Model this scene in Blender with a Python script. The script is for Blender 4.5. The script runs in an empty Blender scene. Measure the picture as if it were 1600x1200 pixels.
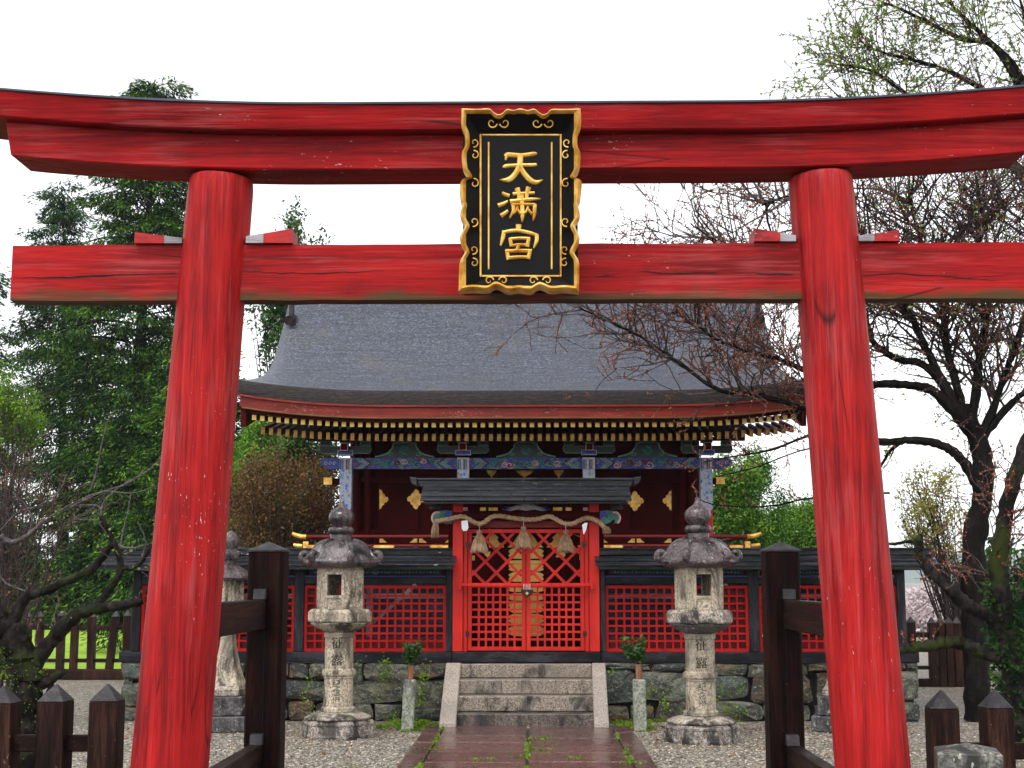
import bpy, math, random
import numpy as np
from mathutils import Vector, Matrix
R = math.radians
scene = bpy.context.scene
col = scene.collection

# ------------------------------------------------------------------ camera, sky, sun, exposure
F_PX = 2222.0                       # focal length in pixels of a 1600 px wide frame
PITCH, YAW = R(7.94), R(0.77)
CAM = Vector((0.058, 0.0, 1.6))
cd = bpy.data.cameras.new('camera'); cam = bpy.data.objects.new('camera', cd); col.objects.link(cam)
cd.sensor_width = 36.0; cd.lens = 36.0*F_PX/1600.0
cd.clip_start = 0.1; cd.clip_end = 8000
cam.location = CAM; cam.rotation_euler = (math.pi/2+PITCH, 0, YAW)
scene.camera = cam
FW = Vector((-math.sin(YAW)*math.cos(PITCH), math.cos(YAW)*math.cos(PITCH), math.sin(PITCH)))
RT = Vector((math.cos(YAW), math.sin(YAW), 0)); UP = RT.cross(FW)
def at(px, py, Y):
    """a point of the place, given where it is seen and how far away (world Y) it stands"""
    d = FW + RT*((px-800)/F_PX) + UP*((600-py)/F_PX)
    return CAM + d*((Y-CAM.y)/d.y)
def X(px, py, Y): return at(px, py, Y).x
def Z(px, py, Y): return at(px, py, Y).z

SUN_EL, SUN_AZ = R(58), R(200)
w = bpy.data.worlds.new('World'); scene.world = w; w.use_nodes = True
nt = w.node_tree; bg = nt.nodes['Background']
sky = nt.nodes.new('ShaderNodeTexSky'); sky.sky_type = 'NISHITA'; sky.sun_disc = False
sky.sun_elevation = SUN_EL; sky.sun_rotation = SUN_AZ; sky.dust_density = 1.0; sky.air_density = 1.0
hs = nt.nodes.new('ShaderNodeHueSaturation'); hs.inputs['Saturation'].default_value = 0.12   # cloud cover takes the blue out of the sky
nt.links.new(sky.outputs[0], hs.inputs['Color']); nt.links.new(hs.outputs[0], bg.inputs['Color'])
bg.inputs['Strength'].default_value = 0.15
ld = bpy.data.lights.new('sun', 'SUN'); ld.energy = 0.6; ld.angle = R(25); ld.color = (1, 0.97, 0.93)
sun = bpy.data.objects.new('sun', ld); col.objects.link(sun)
sd = Vector((math.sin(SUN_AZ)*math.cos(SUN_EL), math.cos(SUN_AZ)*math.cos(SUN_EL), math.sin(SUN_EL)))
sun.rotation_euler = sd.to_track_quat('Z', 'Y').to_euler()
scene.view_settings.view_transform = 'Standard'; scene.view_settings.look = 'None'
scene.view_settings.exposure = 1.3; scene.view_settings.gamma = 1.0

# ------------------------------------------------------------------ mesh helpers
WLOC = {}
def link(name, me, parent=None):
    o = bpy.data.objects.new(name, me); col.objects.link(o)
    if parent is not None:
        o.parent = parent
    WLOC[o.name] = WLOC[parent.name] if parent is not None else Vector((0, 0, 0))
    return o
def tag(o, label=None, cat=None, group=None, kind=None):
    if label: o['label'] = label
    if cat: o['category'] = cat
    if group: o['group'] = group
    if kind: o['kind'] = kind
    return o
def thing(name, loc, label, cat, group=None):
    o = bpy.data.objects.new(name, None); col.objects.link(o); o.location = loc
    o.empty_display_size = 0.2
    WLOC[o.name] = Vector(loc)
    return tag(o, label, cat, group)
def kids(o): return [c for c in bpy.data.objects if c.parent == o]
def copy_tree(o, parent=None, table=None):
    if table is None:
        table = {}
        for c in bpy.data.objects:
            if c.parent: table.setdefault(c.parent.name, []).append(c)
    c = o.copy(); col.objects.link(c); c.parent = parent
    for ch in table.get(o.name, []): copy_tree(ch, c, table)
    return c

class MB:
    def __init__(s): s.v = []; s.f = []; s.m = []
    def add(s, vs, fs, mi=0):
        b = len(s.v); s.v += [tuple(p) for p in vs]
        for f in fs: s.f.append([b+i for i in f]); s.m.append(mi)
        return s
    def mm(s, x0, x1, y0, y1, z0, z1, mi=0):
        if x0 > x1: x0, x1 = x1, x0
        if y0 > y1: y0, y1 = y1, y0
        if z0 > z1: z0, z1 = z1, z0
        v = [(x0,y0,z0),(x1,y0,z0),(x1,y1,z0),(x0,y1,z0),(x0,y0,z1),(x1,y0,z1),(x1,y1,z1),(x0,y1,z1)]
        return s.add(v, [(0,3,2,1),(4,5,6,7),(0,1,5,4),(1,2,6,5),(2,3,7,6),(3,0,4,7)], mi)
    def box(s, c, d, rot=None, mi=0):
        M = rot if rot is not None else Matrix.Identity(3)
        v = []
        for z in (-.5, .5):
            for x, y in ((-.5,-.5),(.5,-.5),(.5,.5),(-.5,.5)):
                v.append(Vector(c) + M @ Vector((x*d[0], y*d[1], z*d[2])))
        return s.add(v, [(0,3,2,1),(4,5,6,7),(0,1,5,4),(1,2,6,5),(2,3,7,6),(3,0,4,7)], mi)
    def hexa(s, b, t, mi=0):                                   # bottom loop, top loop
        n = len(b)
        fs = [tuple(range(n))[::-1], tuple(range(n, 2*n))]
        for i in range(n):
            j = (i+1) % n; fs.append((i, j, n+j, n+i))
        return s.add(list(b)+list(t), fs, mi)
    def prism(s, poly, y0, y1, mi=0):                          # poly of (x, z), pushed along y
        n = len(poly); a = 0
        for i in range(n):
            j = (i+1) % n; a += poly[i][0]*poly[j][1]-poly[j][0]*poly[i][1]
        if a < 0: poly = poly[::-1]
        v = [(x, y0, z) for x, z in poly] + [(x, y1, z) for x, z in poly]
        fs = [tuple(range(n)), tuple(range(2*n-1, n-1, -1))]
        for i in range(n):
            j = (i+1) % n; fs.append((j, i, n+i, n+j))
        return s.add(v, fs, mi)
    def tube(s, pts, rad, n=6, mi=0, cap=True):
        pts = [Vector(p) for p in pts]; k = len(pts)
        if not hasattr(rad, '__len__'): rad = [rad]*k
        up = None; vs = []
        for i, p in enumerate(pts):
            t = (pts[min(i+1, k-1)] - pts[max(i-1, 0)])
            if t.length < 1e-9: t = Vector((0, 0, 1))
            t.normalize()
            if up is None:
                up = Vector((0, 0, 1)) if abs(t.z) < .9 else Vector((1, 0, 0))
            up = (up - t*up.dot(t))
            if up.length < 1e-6: up = t.orthogonal()
            up.normalize(); sd_ = t.cross(up)
            for j in range(n):
                a = 2*math.pi*j/n
                vs.append(p + (up*math.cos(a) + sd_*math.sin(a))*rad[i])
        fs = []
        for i in range(k-1):
            for j in range(n):
                j2 = (j+1) % n
                fs.append((i*n+j, i*n+j2, (i+1)*n+j2, (i+1)*n+j))
        if cap:
            fs.append(tuple(range(n))[::-1]); fs.append(tuple((k-1)*n+j for j in range(n)))
        return s.add(vs, fs, mi)
    def lathe(s, prof, n=24, c=(0,0,0), ph=0.0, mi=0, rf=None):
        vs = []; k = len(prof)
        for i, (r, z) in enumerate(prof):
            for j in range(n):
                a = ph + 2*math.pi*j/n
                rr = r*(rf(a, i) if rf else 1)
                vs.append((c[0]+rr*math.cos(a), c[1]+rr*math.sin(a), c[2]+z))
        fs = []
        for i in range(k-1):
            for j in range(n):
                j2 = (j+1) % n; fs.append((i*n+j, i*n+j2, (i+1)*n+j2, (i+1)*n+j))
        fs.append(tuple(range(n))[::-1]); fs.append(tuple((k-1)*n+j for j in range(n)))
        return s.add(vs, fs, mi)
    def grid(s, P, mi=0):                                      # P[i][j] points
        a, b = len(P), len(P[0]); vs = [p for row in P for p in row]
        fs = [(i*b+j, i*b+j+1, (i+1)*b+j+1, (i+1)*b+j) for i in range(a-1) for j in range(b-1)]
        return s.add(vs, fs, mi)
    def build(s, name, mat, parent=None, bevel=0, smooth=None, seg=1):
        me = bpy.data.meshes.new(name)
        off = WLOC[parent.name] if parent is not None else Vector((0, 0, 0))
        v = [(p[0]-off.x, p[1]-off.y, p[2]-off.z) for p in s.v]
        me.from_pydata(v, [], s.f)
        for m in (mat if isinstance(mat, (list, tuple)) else [mat]): me.materials.append(m)
        if any(s.m): me.polygons.foreach_set('material_index', s.m)
        if smooth is not None:
            me.polygons.foreach_set('use_smooth', [True]*len(s.f))
            me.set_sharp_from_angle(angle=R(smooth))
        me.update()
        o = link(name, me, parent)
        if bevel:
            b = o.modifiers.new('bevel', 'BEVEL'); b.width = bevel; b.segments = seg; b.limit_method = 'ANGLE'; b.angle_limit = R(40)
            b.harden_normals = False
        return o

def leaf_mesh(name, C_, D_, L, W, mat, parent=None, seed=0, flat=0.0):
    """one small diamond face per leaf: centres, directions, lengths, widths"""
    rg = np.random.default_rng(seed)
    C_ = np.asarray(C_, float); D_ = np.asarray(D_, float); n = len(C_)
    D_ = D_/np.maximum(np.linalg.norm(D_, axis=1, keepdims=True), 1e-6)
    rv = rg.normal(size=(n, 3))*(1-flat)+np.array([0, 0, 2.0*flat]); S_ = np.cross(D_, rv); S_ /= np.maximum(np.linalg.norm(S_, axis=1, keepdims=True), 1e-6)
    L = np.broadcast_to(np.asarray(L, float), (n,))[:, None]; W = np.broadcast_to(np.asarray(W, float), (n,))[:, None]
    V = np.empty((n, 4, 3))
    V[:, 0] = C_ - D_*L*.5; V[:, 1] = C_ + S_*W*.5; V[:, 2] = C_ + D_*L*.5; V[:, 3] = C_ - S_*W*.5
    if parent is not None: V -= np.array(WLOC[parent.name])
    me = bpy.data.meshes.new(name)
    me.vertices.add(4*n); me.vertices.foreach_set('co', V.reshape(-1).astype(np.float32))
    me.loops.add(4*n); me.loops.foreach_set('vertex_index', np.arange(4*n, dtype=np.int32))
    me.polygons.add(n); me.polygons.foreach_set('loop_start', np.arange(0, 4*n, 4, dtype=np.int32))
    me.polygons.foreach_set('loop_total', np.full(n, 4, dtype=np.int32))
    me.update(calc_edges=True); me.materials.append(mat)
    return link(name, me, parent)

# ------------------------------------------------------------------ material helpers
class NT:
    def __init__(s, name):
        s.m = bpy.data.materials.new(name); s.m.use_nodes = True
        s.t = s.m.node_tree; s.b = s.t.nodes['Principled BSDF']; s.out = s.t.nodes['Material Output']
        s.co = s.t.nodes.new('ShaderNodeTexCoord').outputs['Object']
    def n(s, ty, **kw):
        nd = s.t.nodes.new(ty)
        for k, v in kw.items():
            if hasattr(nd, k) and not k[0].isupper(): setattr(nd, k, v)
            else: nd.inputs[k.replace('_', ' ')].default_value = v
        return nd
    def l(s, a, b): s.t.links.new(a, b)
    def map(s, sc=(1,1,1), loc=(0,0,0), src=None):
        m = s.n('ShaderNodeMapping'); m.inputs['Scale'].default_value = sc; m.inputs['Location'].default_value = loc
        s.l(src or s.co, m.inputs[0]); return m.outputs[0]
    def noise(s, vec, scale=1.0, detail=4, rough=.55, dist=0.0):
        nd = s.n('ShaderNodeTexNoise'); s.l(vec, nd.inputs['Vector'])
        nd.inputs['Scale'].default_value = scale; nd.inputs['Detail'].default_value = detail
        nd.inputs['Roughness'].default_value = rough; nd.inputs['Distortion'].default_value = dist
        return nd.outputs['Fac']
    def vor(s, vec, scale=1.0, feature='F1', out='Distance'):
        nd = s.n('ShaderNodeTexVoronoi'); nd.feature = feature; s.l(vec, nd.inputs['Vector']); nd.inputs['Scale'].default_value = scale
        return nd.outputs[out]
    def ramp(s, fac, stops, interp='LINEAR'):
        nd = s.n('ShaderNodeValToRGB'); cr = nd.color_ramp; cr.interpolation = interp
        while len(cr.elements) < len(stops): cr.elements.new(0.5)
        for e, (p, c) in zip(cr.elements, stops):
            e.position = p; e.color = (c, c, c, 1) if not hasattr(c, '__len__') else (*c, 1)
        s.l(fac, nd.inputs[0]); return nd.outputs[0]
    def mix(s, fac, a, b, mode='MIX'):
        nd = s.n('ShaderNodeMix'); nd.data_type = 'RGBA'; nd.blend_type = mode
        if hasattr(fac, 'links'): s.l(fac, nd.inputs[0])
        else: nd.inputs[0].default_value = fac
        for i, x in ((6, a), (7, b)):
            if hasattr(x, 'links'): s.l(x, nd.inputs[i])
            else: nd.inputs[i].default_value = (*x, 1)
        return nd.outputs[2]
    def math(s, op, a, b=0.0):
        nd = s.n('ShaderNodeMath'); nd.operation = op
        for i, x in ((0, a), (1, b)):
            if hasattr(x, 'links'): s.l(x, nd.inputs[i])
            else: nd.inputs[i].default_value = x
        return nd.outputs[0]
    def vary(s):
        """start the pattern somewhere else on every object, so that no two pieces are alike"""
        m = s.n('ShaderNodeMath'); m.operation = 'MULTIPLY'; m.inputs[1].default_value = 57.0; s.l(s.objrand(), m.inputs[0])
        a = s.n('ShaderNodeVectorMath'); a.operation = 'ADD'; s.l(s.co, a.inputs[0]); s.l(m.outputs[0], a.inputs[1]); s.co0 = s.co; s.co = a.outputs[0]
    def sep(s, vec=None):
        nd = s.n('ShaderNodeSeparateXYZ'); s.l(vec or s.co, nd.inputs[0]); return nd.outputs
    def isl(s): return s.n('ShaderNodeNewGeometry').outputs['Random Per Island']
    def objrand(s): return s.n('ShaderNodeObjectInfo').outputs['Random']
    def base(s, c):
        if hasattr(c, 'links'): s.l(c, s.b.inputs['Base Color'])
        else: s.b.inputs['Base Color'].default_value = (*c, 1)
    def rough(s, r):
        if hasattr(r, 'links'): s.l(r, s.b.inputs['Roughness'])
        else: s.b.inputs['Roughness'].default_value = r
    def bump(s, h, dist=.01, strength=.5):
        nd = s.n('ShaderNodeBump'); nd.inputs['Distance'].default_value = dist; nd.inputs['Strength'].default_value = strength
        s.l(h, nd.inputs['Height']); s.l(nd.outputs[0], s.b.inputs['Normal'])
    def leafy(s, color, tr=.35):
        """leaf: diffuse with light passing through, and a wet gloss"""
        d = s.n('ShaderNodeBsdfDiffuse'); t = s.n('ShaderNodeBsdfTranslucent'); g = s.n('ShaderNodeBsdfGlossy'); g.inputs['Roughness'].default_value = .4
        g.inputs['Color'].default_value = (1, 1, 1, 1)
        s.l(color, d.inputs[0]); s.l(color, t.inputs[0])
        m1 = s.n('ShaderNodeMixShader'); m1.inputs[0].default_value = tr; s.l(d.outputs[0], m1.inputs[1]); s.l(t.outputs[0], m1.inputs[2])
        m2 = s.n('ShaderNodeMixShader'); m2.inputs[0].default_value = .015; s.l(m1.outputs[0], m2.inputs[1]); s.l(g.outputs[0], m2.inputs[2])
        s.l(m2.outputs[0], s.out.inputs[0])

def wood(name, cols, grain, rough=.5, bump=.4, flakes=None, flake_amt=.72, crack=True, moss_z=None, spec=.25):
    """painted or bare timber; grain = object-space scale, small along the fibres"""
    n = NT(name); n.vary()
    v = n.map(grain)
    a = n.noise(v, 1.0, 6, .6, .4)
    v2 = n.map(tuple(g*3.2 for g in grain), (3, 7, 1)); b = n.noise(v2, 1.0, 4, .7)
    big = n.noise(n.map((1.1, 1.1, 1.1)), 1.0, 3, .6)
    fine = n.noise(n.map(tuple(g*9 for g in grain), (6, 1, 8)), 1.0, 3, .7)
    f = n.math('ADD', n.math('MULTIPLY', a, .45), n.math('MULTIPLY', b, .25)); f = n.math('ADD', f, n.math('MULTIPLY', big, .32)); f = n.math('ADD', f, n.math('MULTIPLY', fine, .34))
    c = n.ramp(f, [(.57, cols[0]), (.68, cols[1]), (.78, cols[2])])
    if moss_z:
        z = n.sep(n.co0)[2]
        mr = n.ramp(n.math('ADD', n.math('MULTIPLY', n.math('SUBTRACT', z, moss_z[0]), 1.0/moss_z[1]), n.math('MULTIPLY', n.math('SUBTRACT', n.noise(n.map((2.5, 2.5, 9)), 1.0, 4), .5), 1.6)), [(.0, 1.0), (.55, 0.0)])
        c = n.mix(mr, c, (.075, .045, .018))
    if flakes and flakes[0] >= .5:                             # paint worn thin along the grain
        wn = n.noise(n.map(tuple(g*2.1 for g in grain), (4, 9, 2)), 1.0, 5, .75); wg = n.noise(n.map((1.3, 1.3, 1.3), (1, 6, 2)), 1.0, 3)
        c = n.mix(n.ramp(n.math('ADD', wn, n.math('MULTIPLY', n.math('SUBTRACT', wg, .5), .6)), [(.54, 0.0), (.74, .38)]), c, (.50, .11, .11))
    if flakes:
        ff = n.noise(n.map(tuple(max(g*4.6, 20.0) for g in grain), (11, 2, 5)), 1.0, 4, .65)
        gate = n.noise(n.map((.9, .9, .9), (4, 4, 4)), 1.0, 2)
        msk = n.ramp(n.math('ADD', ff, n.math('MULTIPLY', n.math('SUBTRACT', gate, .5), .5)), [(flake_amt, 0.0), (flake_amt+.02, 1.0)])
        c = n.mix(msk, c, flakes)
    if crack:
        ck = n.vor(n.map(tuple(g*.55 for g in grain), (1, 5, 9)), 1.0, 'DISTANCE_TO_EDGE')
        ckg = n.noise(n.map((.7, .7, .7), (8, 1, 2)), 1.0, 2)
        cm = n.math('MULTIPLY', n.ramp(ck, [(.0, 1.0), (.012, 0.0)]), n.ramp(ckg, [(.5, 0.0), (.56, 1.0)]))
        c = n.mix(n.math('MULTIPLY', cm, .85), c, (.012, .004, .003))
    n.base(c)
    n.rough(n.ramp(b, [(.3, rough-.12), (.7, rough+.15)])); n.b.inputs['Specular IOR Level'].default_value = spec
    n.bump(n.math('ADD', n.math('MULTIPLY', b, .6), a), .006, bump)
    return n.m

def simple(name, cols, scale=(8, 8, 8), rough=.6, bump=0.0, detail=4, metallic=0.0, spec=.5, bscale=None):
    n = NT(name)
    a = n.noise(n.map(scale), 1.0, detail, .6)
    n.base(n.ramp(a, [(.35, cols[0]), (.5, cols[len(cols)//2]), (.65, cols[-1])]))
    n.rough(n.ramp(a, [(.3, max(rough-.1, .05)), (.7, min(rough+.1, 1))]))
    n.b.inputs['Metallic'].default_value = metallic; n.b.inputs['Specular IOR Level'].default_value = spec
    if bump: n.bump(n.noise(n.map(bscale or scale), 1.0, 5, .65), .01, bump)
    return n.m

def stone(name, light, mid, dark, stain=.5, sp=60, lichen=None, moss=None, bump=.6, rough=.75):
    """weathered granite: crystal speckle, dark streaks, lichen spots"""
    n = NT(name); n.vary()
    s1 = n.noise(n.map((sp, sp, sp)), 1.0, 2, .8)
    c = n.ramp(s1, [(.36, dark), (.48, mid), (.62, light)])
    s2 = n.noise(n.map((5, 5, 2.4)), 1.0, 6, .7, .5)
    c = n.mix(n.ramp(s2, [(stain-.06, 1.0), (stain+.07, 0.0)]), c, tuple(x*.28 for x in dark))
    s3 = n.noise(n.map((2, 2, 2), (5, 5, 5)), 1.0, 4, .6)
    c = n.mix(n.ramp(s3, [(.45, 0.0), (.7, .6)]), c, tuple(x*.6 for x in mid), 'MIX')
    if lichen:
        li = n.noise(n.map((14, 14, 14), (2, 8, 3)), 1.0, 4, .6)
        c = n.mix(n.ramp(li, [(.635, 0.0), (.66, .85)]), c, lichen)
    if moss:
        li = n.noise(n.map((6, 6, 6), (9, 1, 3)), 1.0, 5, .7)
        c = n.mix(n.ramp(li, [(.57, 0.0), (.66, .85)]), c, moss)
    n.base(c); n.rough(n.ramp(s2, [(.3, rough-.25), (.7, rough+.1)]))
    n.bump(n.math('ADD', n.math('MULTIPLY', s1, .4), s2), .012, bump)
    return n.m

def foliage(name, stops, clump=1.2, tr=.35):
    n = NT(name)
    a = n.isl(); b = n.noise(n.map((clump, clump, clump)), 1.0, 3, .6)
    f = n.math('ADD', n.math('MULTIPLY', a, .28), n.math('MULTIPLY', b, .88))
    n.leafy(n.ramp(f, stops), tr)
    return n.m

M = {}
RED = [(.13, .005, .006), (.32, .0095, .010), (.46, .016, .014)]
M['red_v'] = wood('torii paint vertical grain', RED, (15, 15, .4), .55, .5, (.55, .40, .40), .735, True, None, .12)
M['red_h'] = wood('torii paint lengthwise grain', [(.12, .004, .005), (.25, .0065, .008), (.37, .011, .011)], (.6, 9, 17), .55, .6, (.55, .42, .42), .72, True, None, .08)
M['red_n'] = wood('torii tie beam paint', [(.15, .005, .006), (.30, .008, .009), (.42, .012, .011)], (.6, 9, 15), .55, .6, (.55, .44, .40), .755, True, (3.155, .10), .10)
M['red_end'] = wood('torii wedge paint', RED, (3, 9, 9), .5, .4, (.5, .4, .4), .66)
M['grey_wood'] = wood('bare grey wood', [(.10, .09, .09), (.24, .22, .23), (.38, .35, .37)], (1.5, 14, 14), .6, .4, crack=False)
M['dark_cap'] = simple('dark copper capping', [(.01, .012, .02), (.02, .025, .045), (.035, .045, .08)], (3, 3, 3), .35)
VERM = [(.34, .008, .007), (.48, .013, .008), (.58, .020, .010)]
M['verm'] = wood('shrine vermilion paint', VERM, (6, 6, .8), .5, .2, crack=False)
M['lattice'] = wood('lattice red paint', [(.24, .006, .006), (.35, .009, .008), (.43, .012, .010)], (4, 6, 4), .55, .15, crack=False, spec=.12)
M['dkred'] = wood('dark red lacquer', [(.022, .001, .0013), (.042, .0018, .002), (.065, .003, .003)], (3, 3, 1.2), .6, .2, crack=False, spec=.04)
M['midred'] = wood('aged red boards', [(.07, .004, .004), (.12, .006, .006), (.17, .009, .008)], (1, 4, 7), .55, .25, crack=False)
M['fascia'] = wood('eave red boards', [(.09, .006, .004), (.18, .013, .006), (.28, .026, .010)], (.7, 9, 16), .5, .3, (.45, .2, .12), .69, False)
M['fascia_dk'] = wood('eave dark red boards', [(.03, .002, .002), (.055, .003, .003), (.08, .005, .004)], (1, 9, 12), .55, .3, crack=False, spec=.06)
M['trim'] = wood('dull gilt eave trim', [(.08, .035, .010), (.15, .065, .018), (.22, .10, .03)], (1, 9, 12), .5, .3, crack=False)
M['black'] = wood('blackened timber', [(.006, .006, .008), (.013, .013, .016), (.036, .036, .042)], (2, 2, 8), .4, .4, crack=False, spec=.10)
M['black_v'] = wood('blackened post timber', [(.006, .006, .008), (.013, .013, .017), (.042, .042, .05)], (10, 10, .8), .42, .4, crack=False, spec=.12)
M['board'] = wood('wet black roof board', [(.005, .005, .007), (.011, .012, .015), (.032, .034, .042)], (.8, 7, 7), .25, .5, (.32, .31, .30), .70, False, None, .22)
M['post'] = wood('dark brown fence timber', [(.0035, .0012, .001), (.009, .0032, .0026), (.028, .0095, .006)], (12, 12, .7), .5, .6, (.25, .21, .19), .765, True, None, .05)
M['rail'] = wood('dark brown rail timber', [(.005, .0022, .0016), (.013, .0055, .004), (.036, .017, .012)], (10, .7, 10), .45, .6, (.25, .22, .2), .74, True, None, .07)
M['picket'] = wood('weathered picket timber', [(.006, .0028, .0022), (.018, .0075, .0055), (.055, .022, .015)], (13, 13, .8), .5, .8, (.3, .26, .23), .73, True, None, .08)
M['cap'] = wood('weathered post top', [(.010, .009, .010), (.024, .021, .023), (.06, .053, .057)], (14, 14, 14), .5, .6, (.3, .3, .28), .74, False)
M['gold'] = simple('gold leaf', [(.48, .21, .022), (.80, .44, .065), (.95, .66, .19)], (11, 11, 11), .38, .3, metallic=.25)
M['gold_dk'] = simple('aged gilt', [(.42, .18, .035), (.62, .32, .07), (.76, .46, .13)], (14, 14, 14), .5, .2, metallic=.2)
M['yellow'] = simple('ochre rafter end', [(.88, .50, .09), (.95, .60, .13), (.97, .68, .20)], (20, 20, 20), .6)
M['ochre'] = simple('worn ochre rafter end', [(.52, .24, .035), (.70, .36, .06), (.82, .48, .11)], (24, 24, 24), .6)
M['lacquer'] = simple('black lacquer', [(.002, .002, .0025), (.004, .004, .005), (.007, .007, .008)], (5, 5, 5), .45, spec=.15)
M['stone_l'] = stone('pale lantern granite', (.58, .49, .37), (.40, .335, .245), (.15, .12, .085), .455, 48, (.16, .16, .12))
M['stone_m'] = stone('stained lantern granite', (.54, .46, .38), (.33, .275, .22), (.085, .066, .055), .485, 44, (.36, .37, .32), (.10, .12, .04))
M['stone_b'] = stone('black stained base granite', (.50, .44, .38), (.24, .20, .175), (.045, .034, .032), .515, 42, (.34, .35, .30), None)
M['stone_r'] = stone('dark lantern cap stone', (.15, .112, .112), (.060, .040, .043), (.018, .010, .012), .46, 40, (.26, .26, .23), None, .6, .4)
M['stone_d'] = stone('dark pedestal stone', (.16, .15, .15), (.07, .062, .066), (.03, .026, .028), .45, 40, (.30, .30, .27), None, .6, .5)
M['granite'] = stone('worn granite step', (.38, .315, .245), (.225, .182, .142), (.065, .049, .038), .42, 60, None, None, 1.0, .5)
M['step_dark'] = stone('wet blackened granite step', (.20, .16, .125), (.085, .066, .054), (.022, .017, .014), .50, 60, None, None, 1.0, .45)
M['cheek'] = stone('pale granite ramp stone', (.44, .38, .32), (.30, .255, .215), (.15, .12, .10), .24, 75, None, None, .5, .6)
M['marker'] = stone('lichen covered marker stone', (.26, .25, .22), (.13, .125, .105), (.035, .034, .028), .50, 45, (.38, .40, .32), (.07, .085, .02))
M['vase_stone'] = stone('lichen green stone', (.36, .38, .30), (.25, .265, .205), (.10, .105, .085), .42, 40, (.36, .44, .33))
n = NT('retaining wall stone')
rv = n.isl(); s2 = n.noise(n.map((4, 4, 7)), 1.0, 6, .7, .6); s1 = n.noise(n.map((30, 30, 30)), 1.0, 3, .8)
c = n.ramp(rv, [(.0, (.06, .08, .062)), (.2, (.17, .16, .12)), (.36, (.025, .03, .034)), (.48, (.15, .075, .028)), (.62, (.14, .125, .085)), (.72, (.09, .045, .02)), (.88, (.15, .16, .125))], 'CONSTANT')
c = n.mix(n.ramp(s2, [(.44, .92), (.62, 0.0)]), c, (.014, .014, .012))
c = n.mix(n.ramp(s1, [(.54, 0.0), (.66, .6)]), c, (.30, .33, .26))
c = n.mix(n.ramp(n.noise(n.map((2.2, 2.2, 3), (3, 3, 3)), 1.0, 5, .7), [(.54, 0.0), (.66, .75)]), c, (.085, .10, .018))
n.base(c); n.rough(.6); n.bump(n.math('ADD', n.math('MULTIPLY', s1, .5), n.math('MULTIPLY', s2, 1.4)), .035, 1.0); M['wallstone'] = n.m

n = NT('wet gravel')
v1 = n.vor(n.map((38, 38, 38)), 1.0, 'F1', 'Color'); d1 = n.vor(n.map((38, 38, 38)), 1.0, 'F1')
c = n.ramp(n.sep(v1)[0], [(.0, (.06, .055, .05)), (.3, (.20, .172, .135)), (.6, (.37, .32, .25)), (.85, (.50, .44, .355)), (1, (.58, .52, .43))])
c = n.mix(n.ramp(d1, [(.35, 0.0), (.75, .85)]), c, (.03, .026, .022))
g1 = n.noise(n.map((.55, .8, 1)), 1.0, 4, .6)
c = n.mix(n.ramp(g1, [(.52, 0.0), (.72, .55)]), c, (.17, .10, .035))
g2 = n.noise(n.map((.9, 1.3, 1), (7, 2, 0)), 1.0, 5, .65)
c = n.mix(n.ramp(g2, [(.62, 0.0), (.72, .7)]), c, (.09, .11, .02))
yy = n.sep()[1]; c = n.mix(n.ramp(n.math('ADD', n.math('MULTIPLY', yy, .05), n.math('MULTIPLY', g1, .03)), [(.53, 1.0), (.56, 0.0)]), c, (.035, .028, .022))   # unseen forecourt ground darkened, added to cut bounce light under the beams
n.base(c); n.rough(.6); n.bump(n.math('MULTIPLY', d1, -1.0), .02, .8); M['gravel'] = n.m

n = NT('wet reddish paving')
s1 = n.noise(n.map((45, 45, 45)), 1.0, 3, .8); s2 = n.noise(n.map((2.0, 2.0, 2.0)), 1.0, 5, .6)
rv = n.isl()
c = n.ramp(s1, [(.38, (.018, .008, .008)), (.5, (.095, .047, .044)), (.64, (.23, .145, .135))])
c = n.mix(.5, c, n.ramp(rv, [(0, (.5, .38, .38)), (.5, (.75, .6, .58)), (1, (1, .85, .8))]), 'MULTIPLY')
n.base(c); n.rough(n.ramp(s2, [(.42, .07), (.62, .38)])); n.bump(s1, .006, .6); M['paving'] = n.m
M['joint'] = simple('path bedding', [(.03, .026, .02), (.05, .042, .03), (.07, .06, .04)], (20, 20, 20), .8)

n = NT('mown lawn')
a = n.noise(n.map((1.2, 1.2, 1.2)), 1.0, 5, .7); b = n.noise(n.map((24, 24, 24)), 1.0, 3, .8)
c = n.ramp(n.math('ADD', n.math('MULTIPLY', a, .6), n.math('MULTIPLY', b, .4)), [(.35, (.13, .24, .008)), (.5, (.25, .42, .012)), (.65, (.38, .52, .03))])
c = n.mix(n.ramp(n.noise(n.map((5, 5, 5), (4, 4, 0)), 1.0, 4, .8), [(.6, 0.0), (.68, .7)]), c, (.24, .16, .05))
n.base(c); n.rough(.8); n.bump(b, .03, .8); M['lawn'] = n.m
M['hill'] = simple('wooded hillside', [(.02, .05, .03), (.035, .075, .045), (.06, .10, .06)], (.03, .03, .03), .9, .8, 8)

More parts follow.
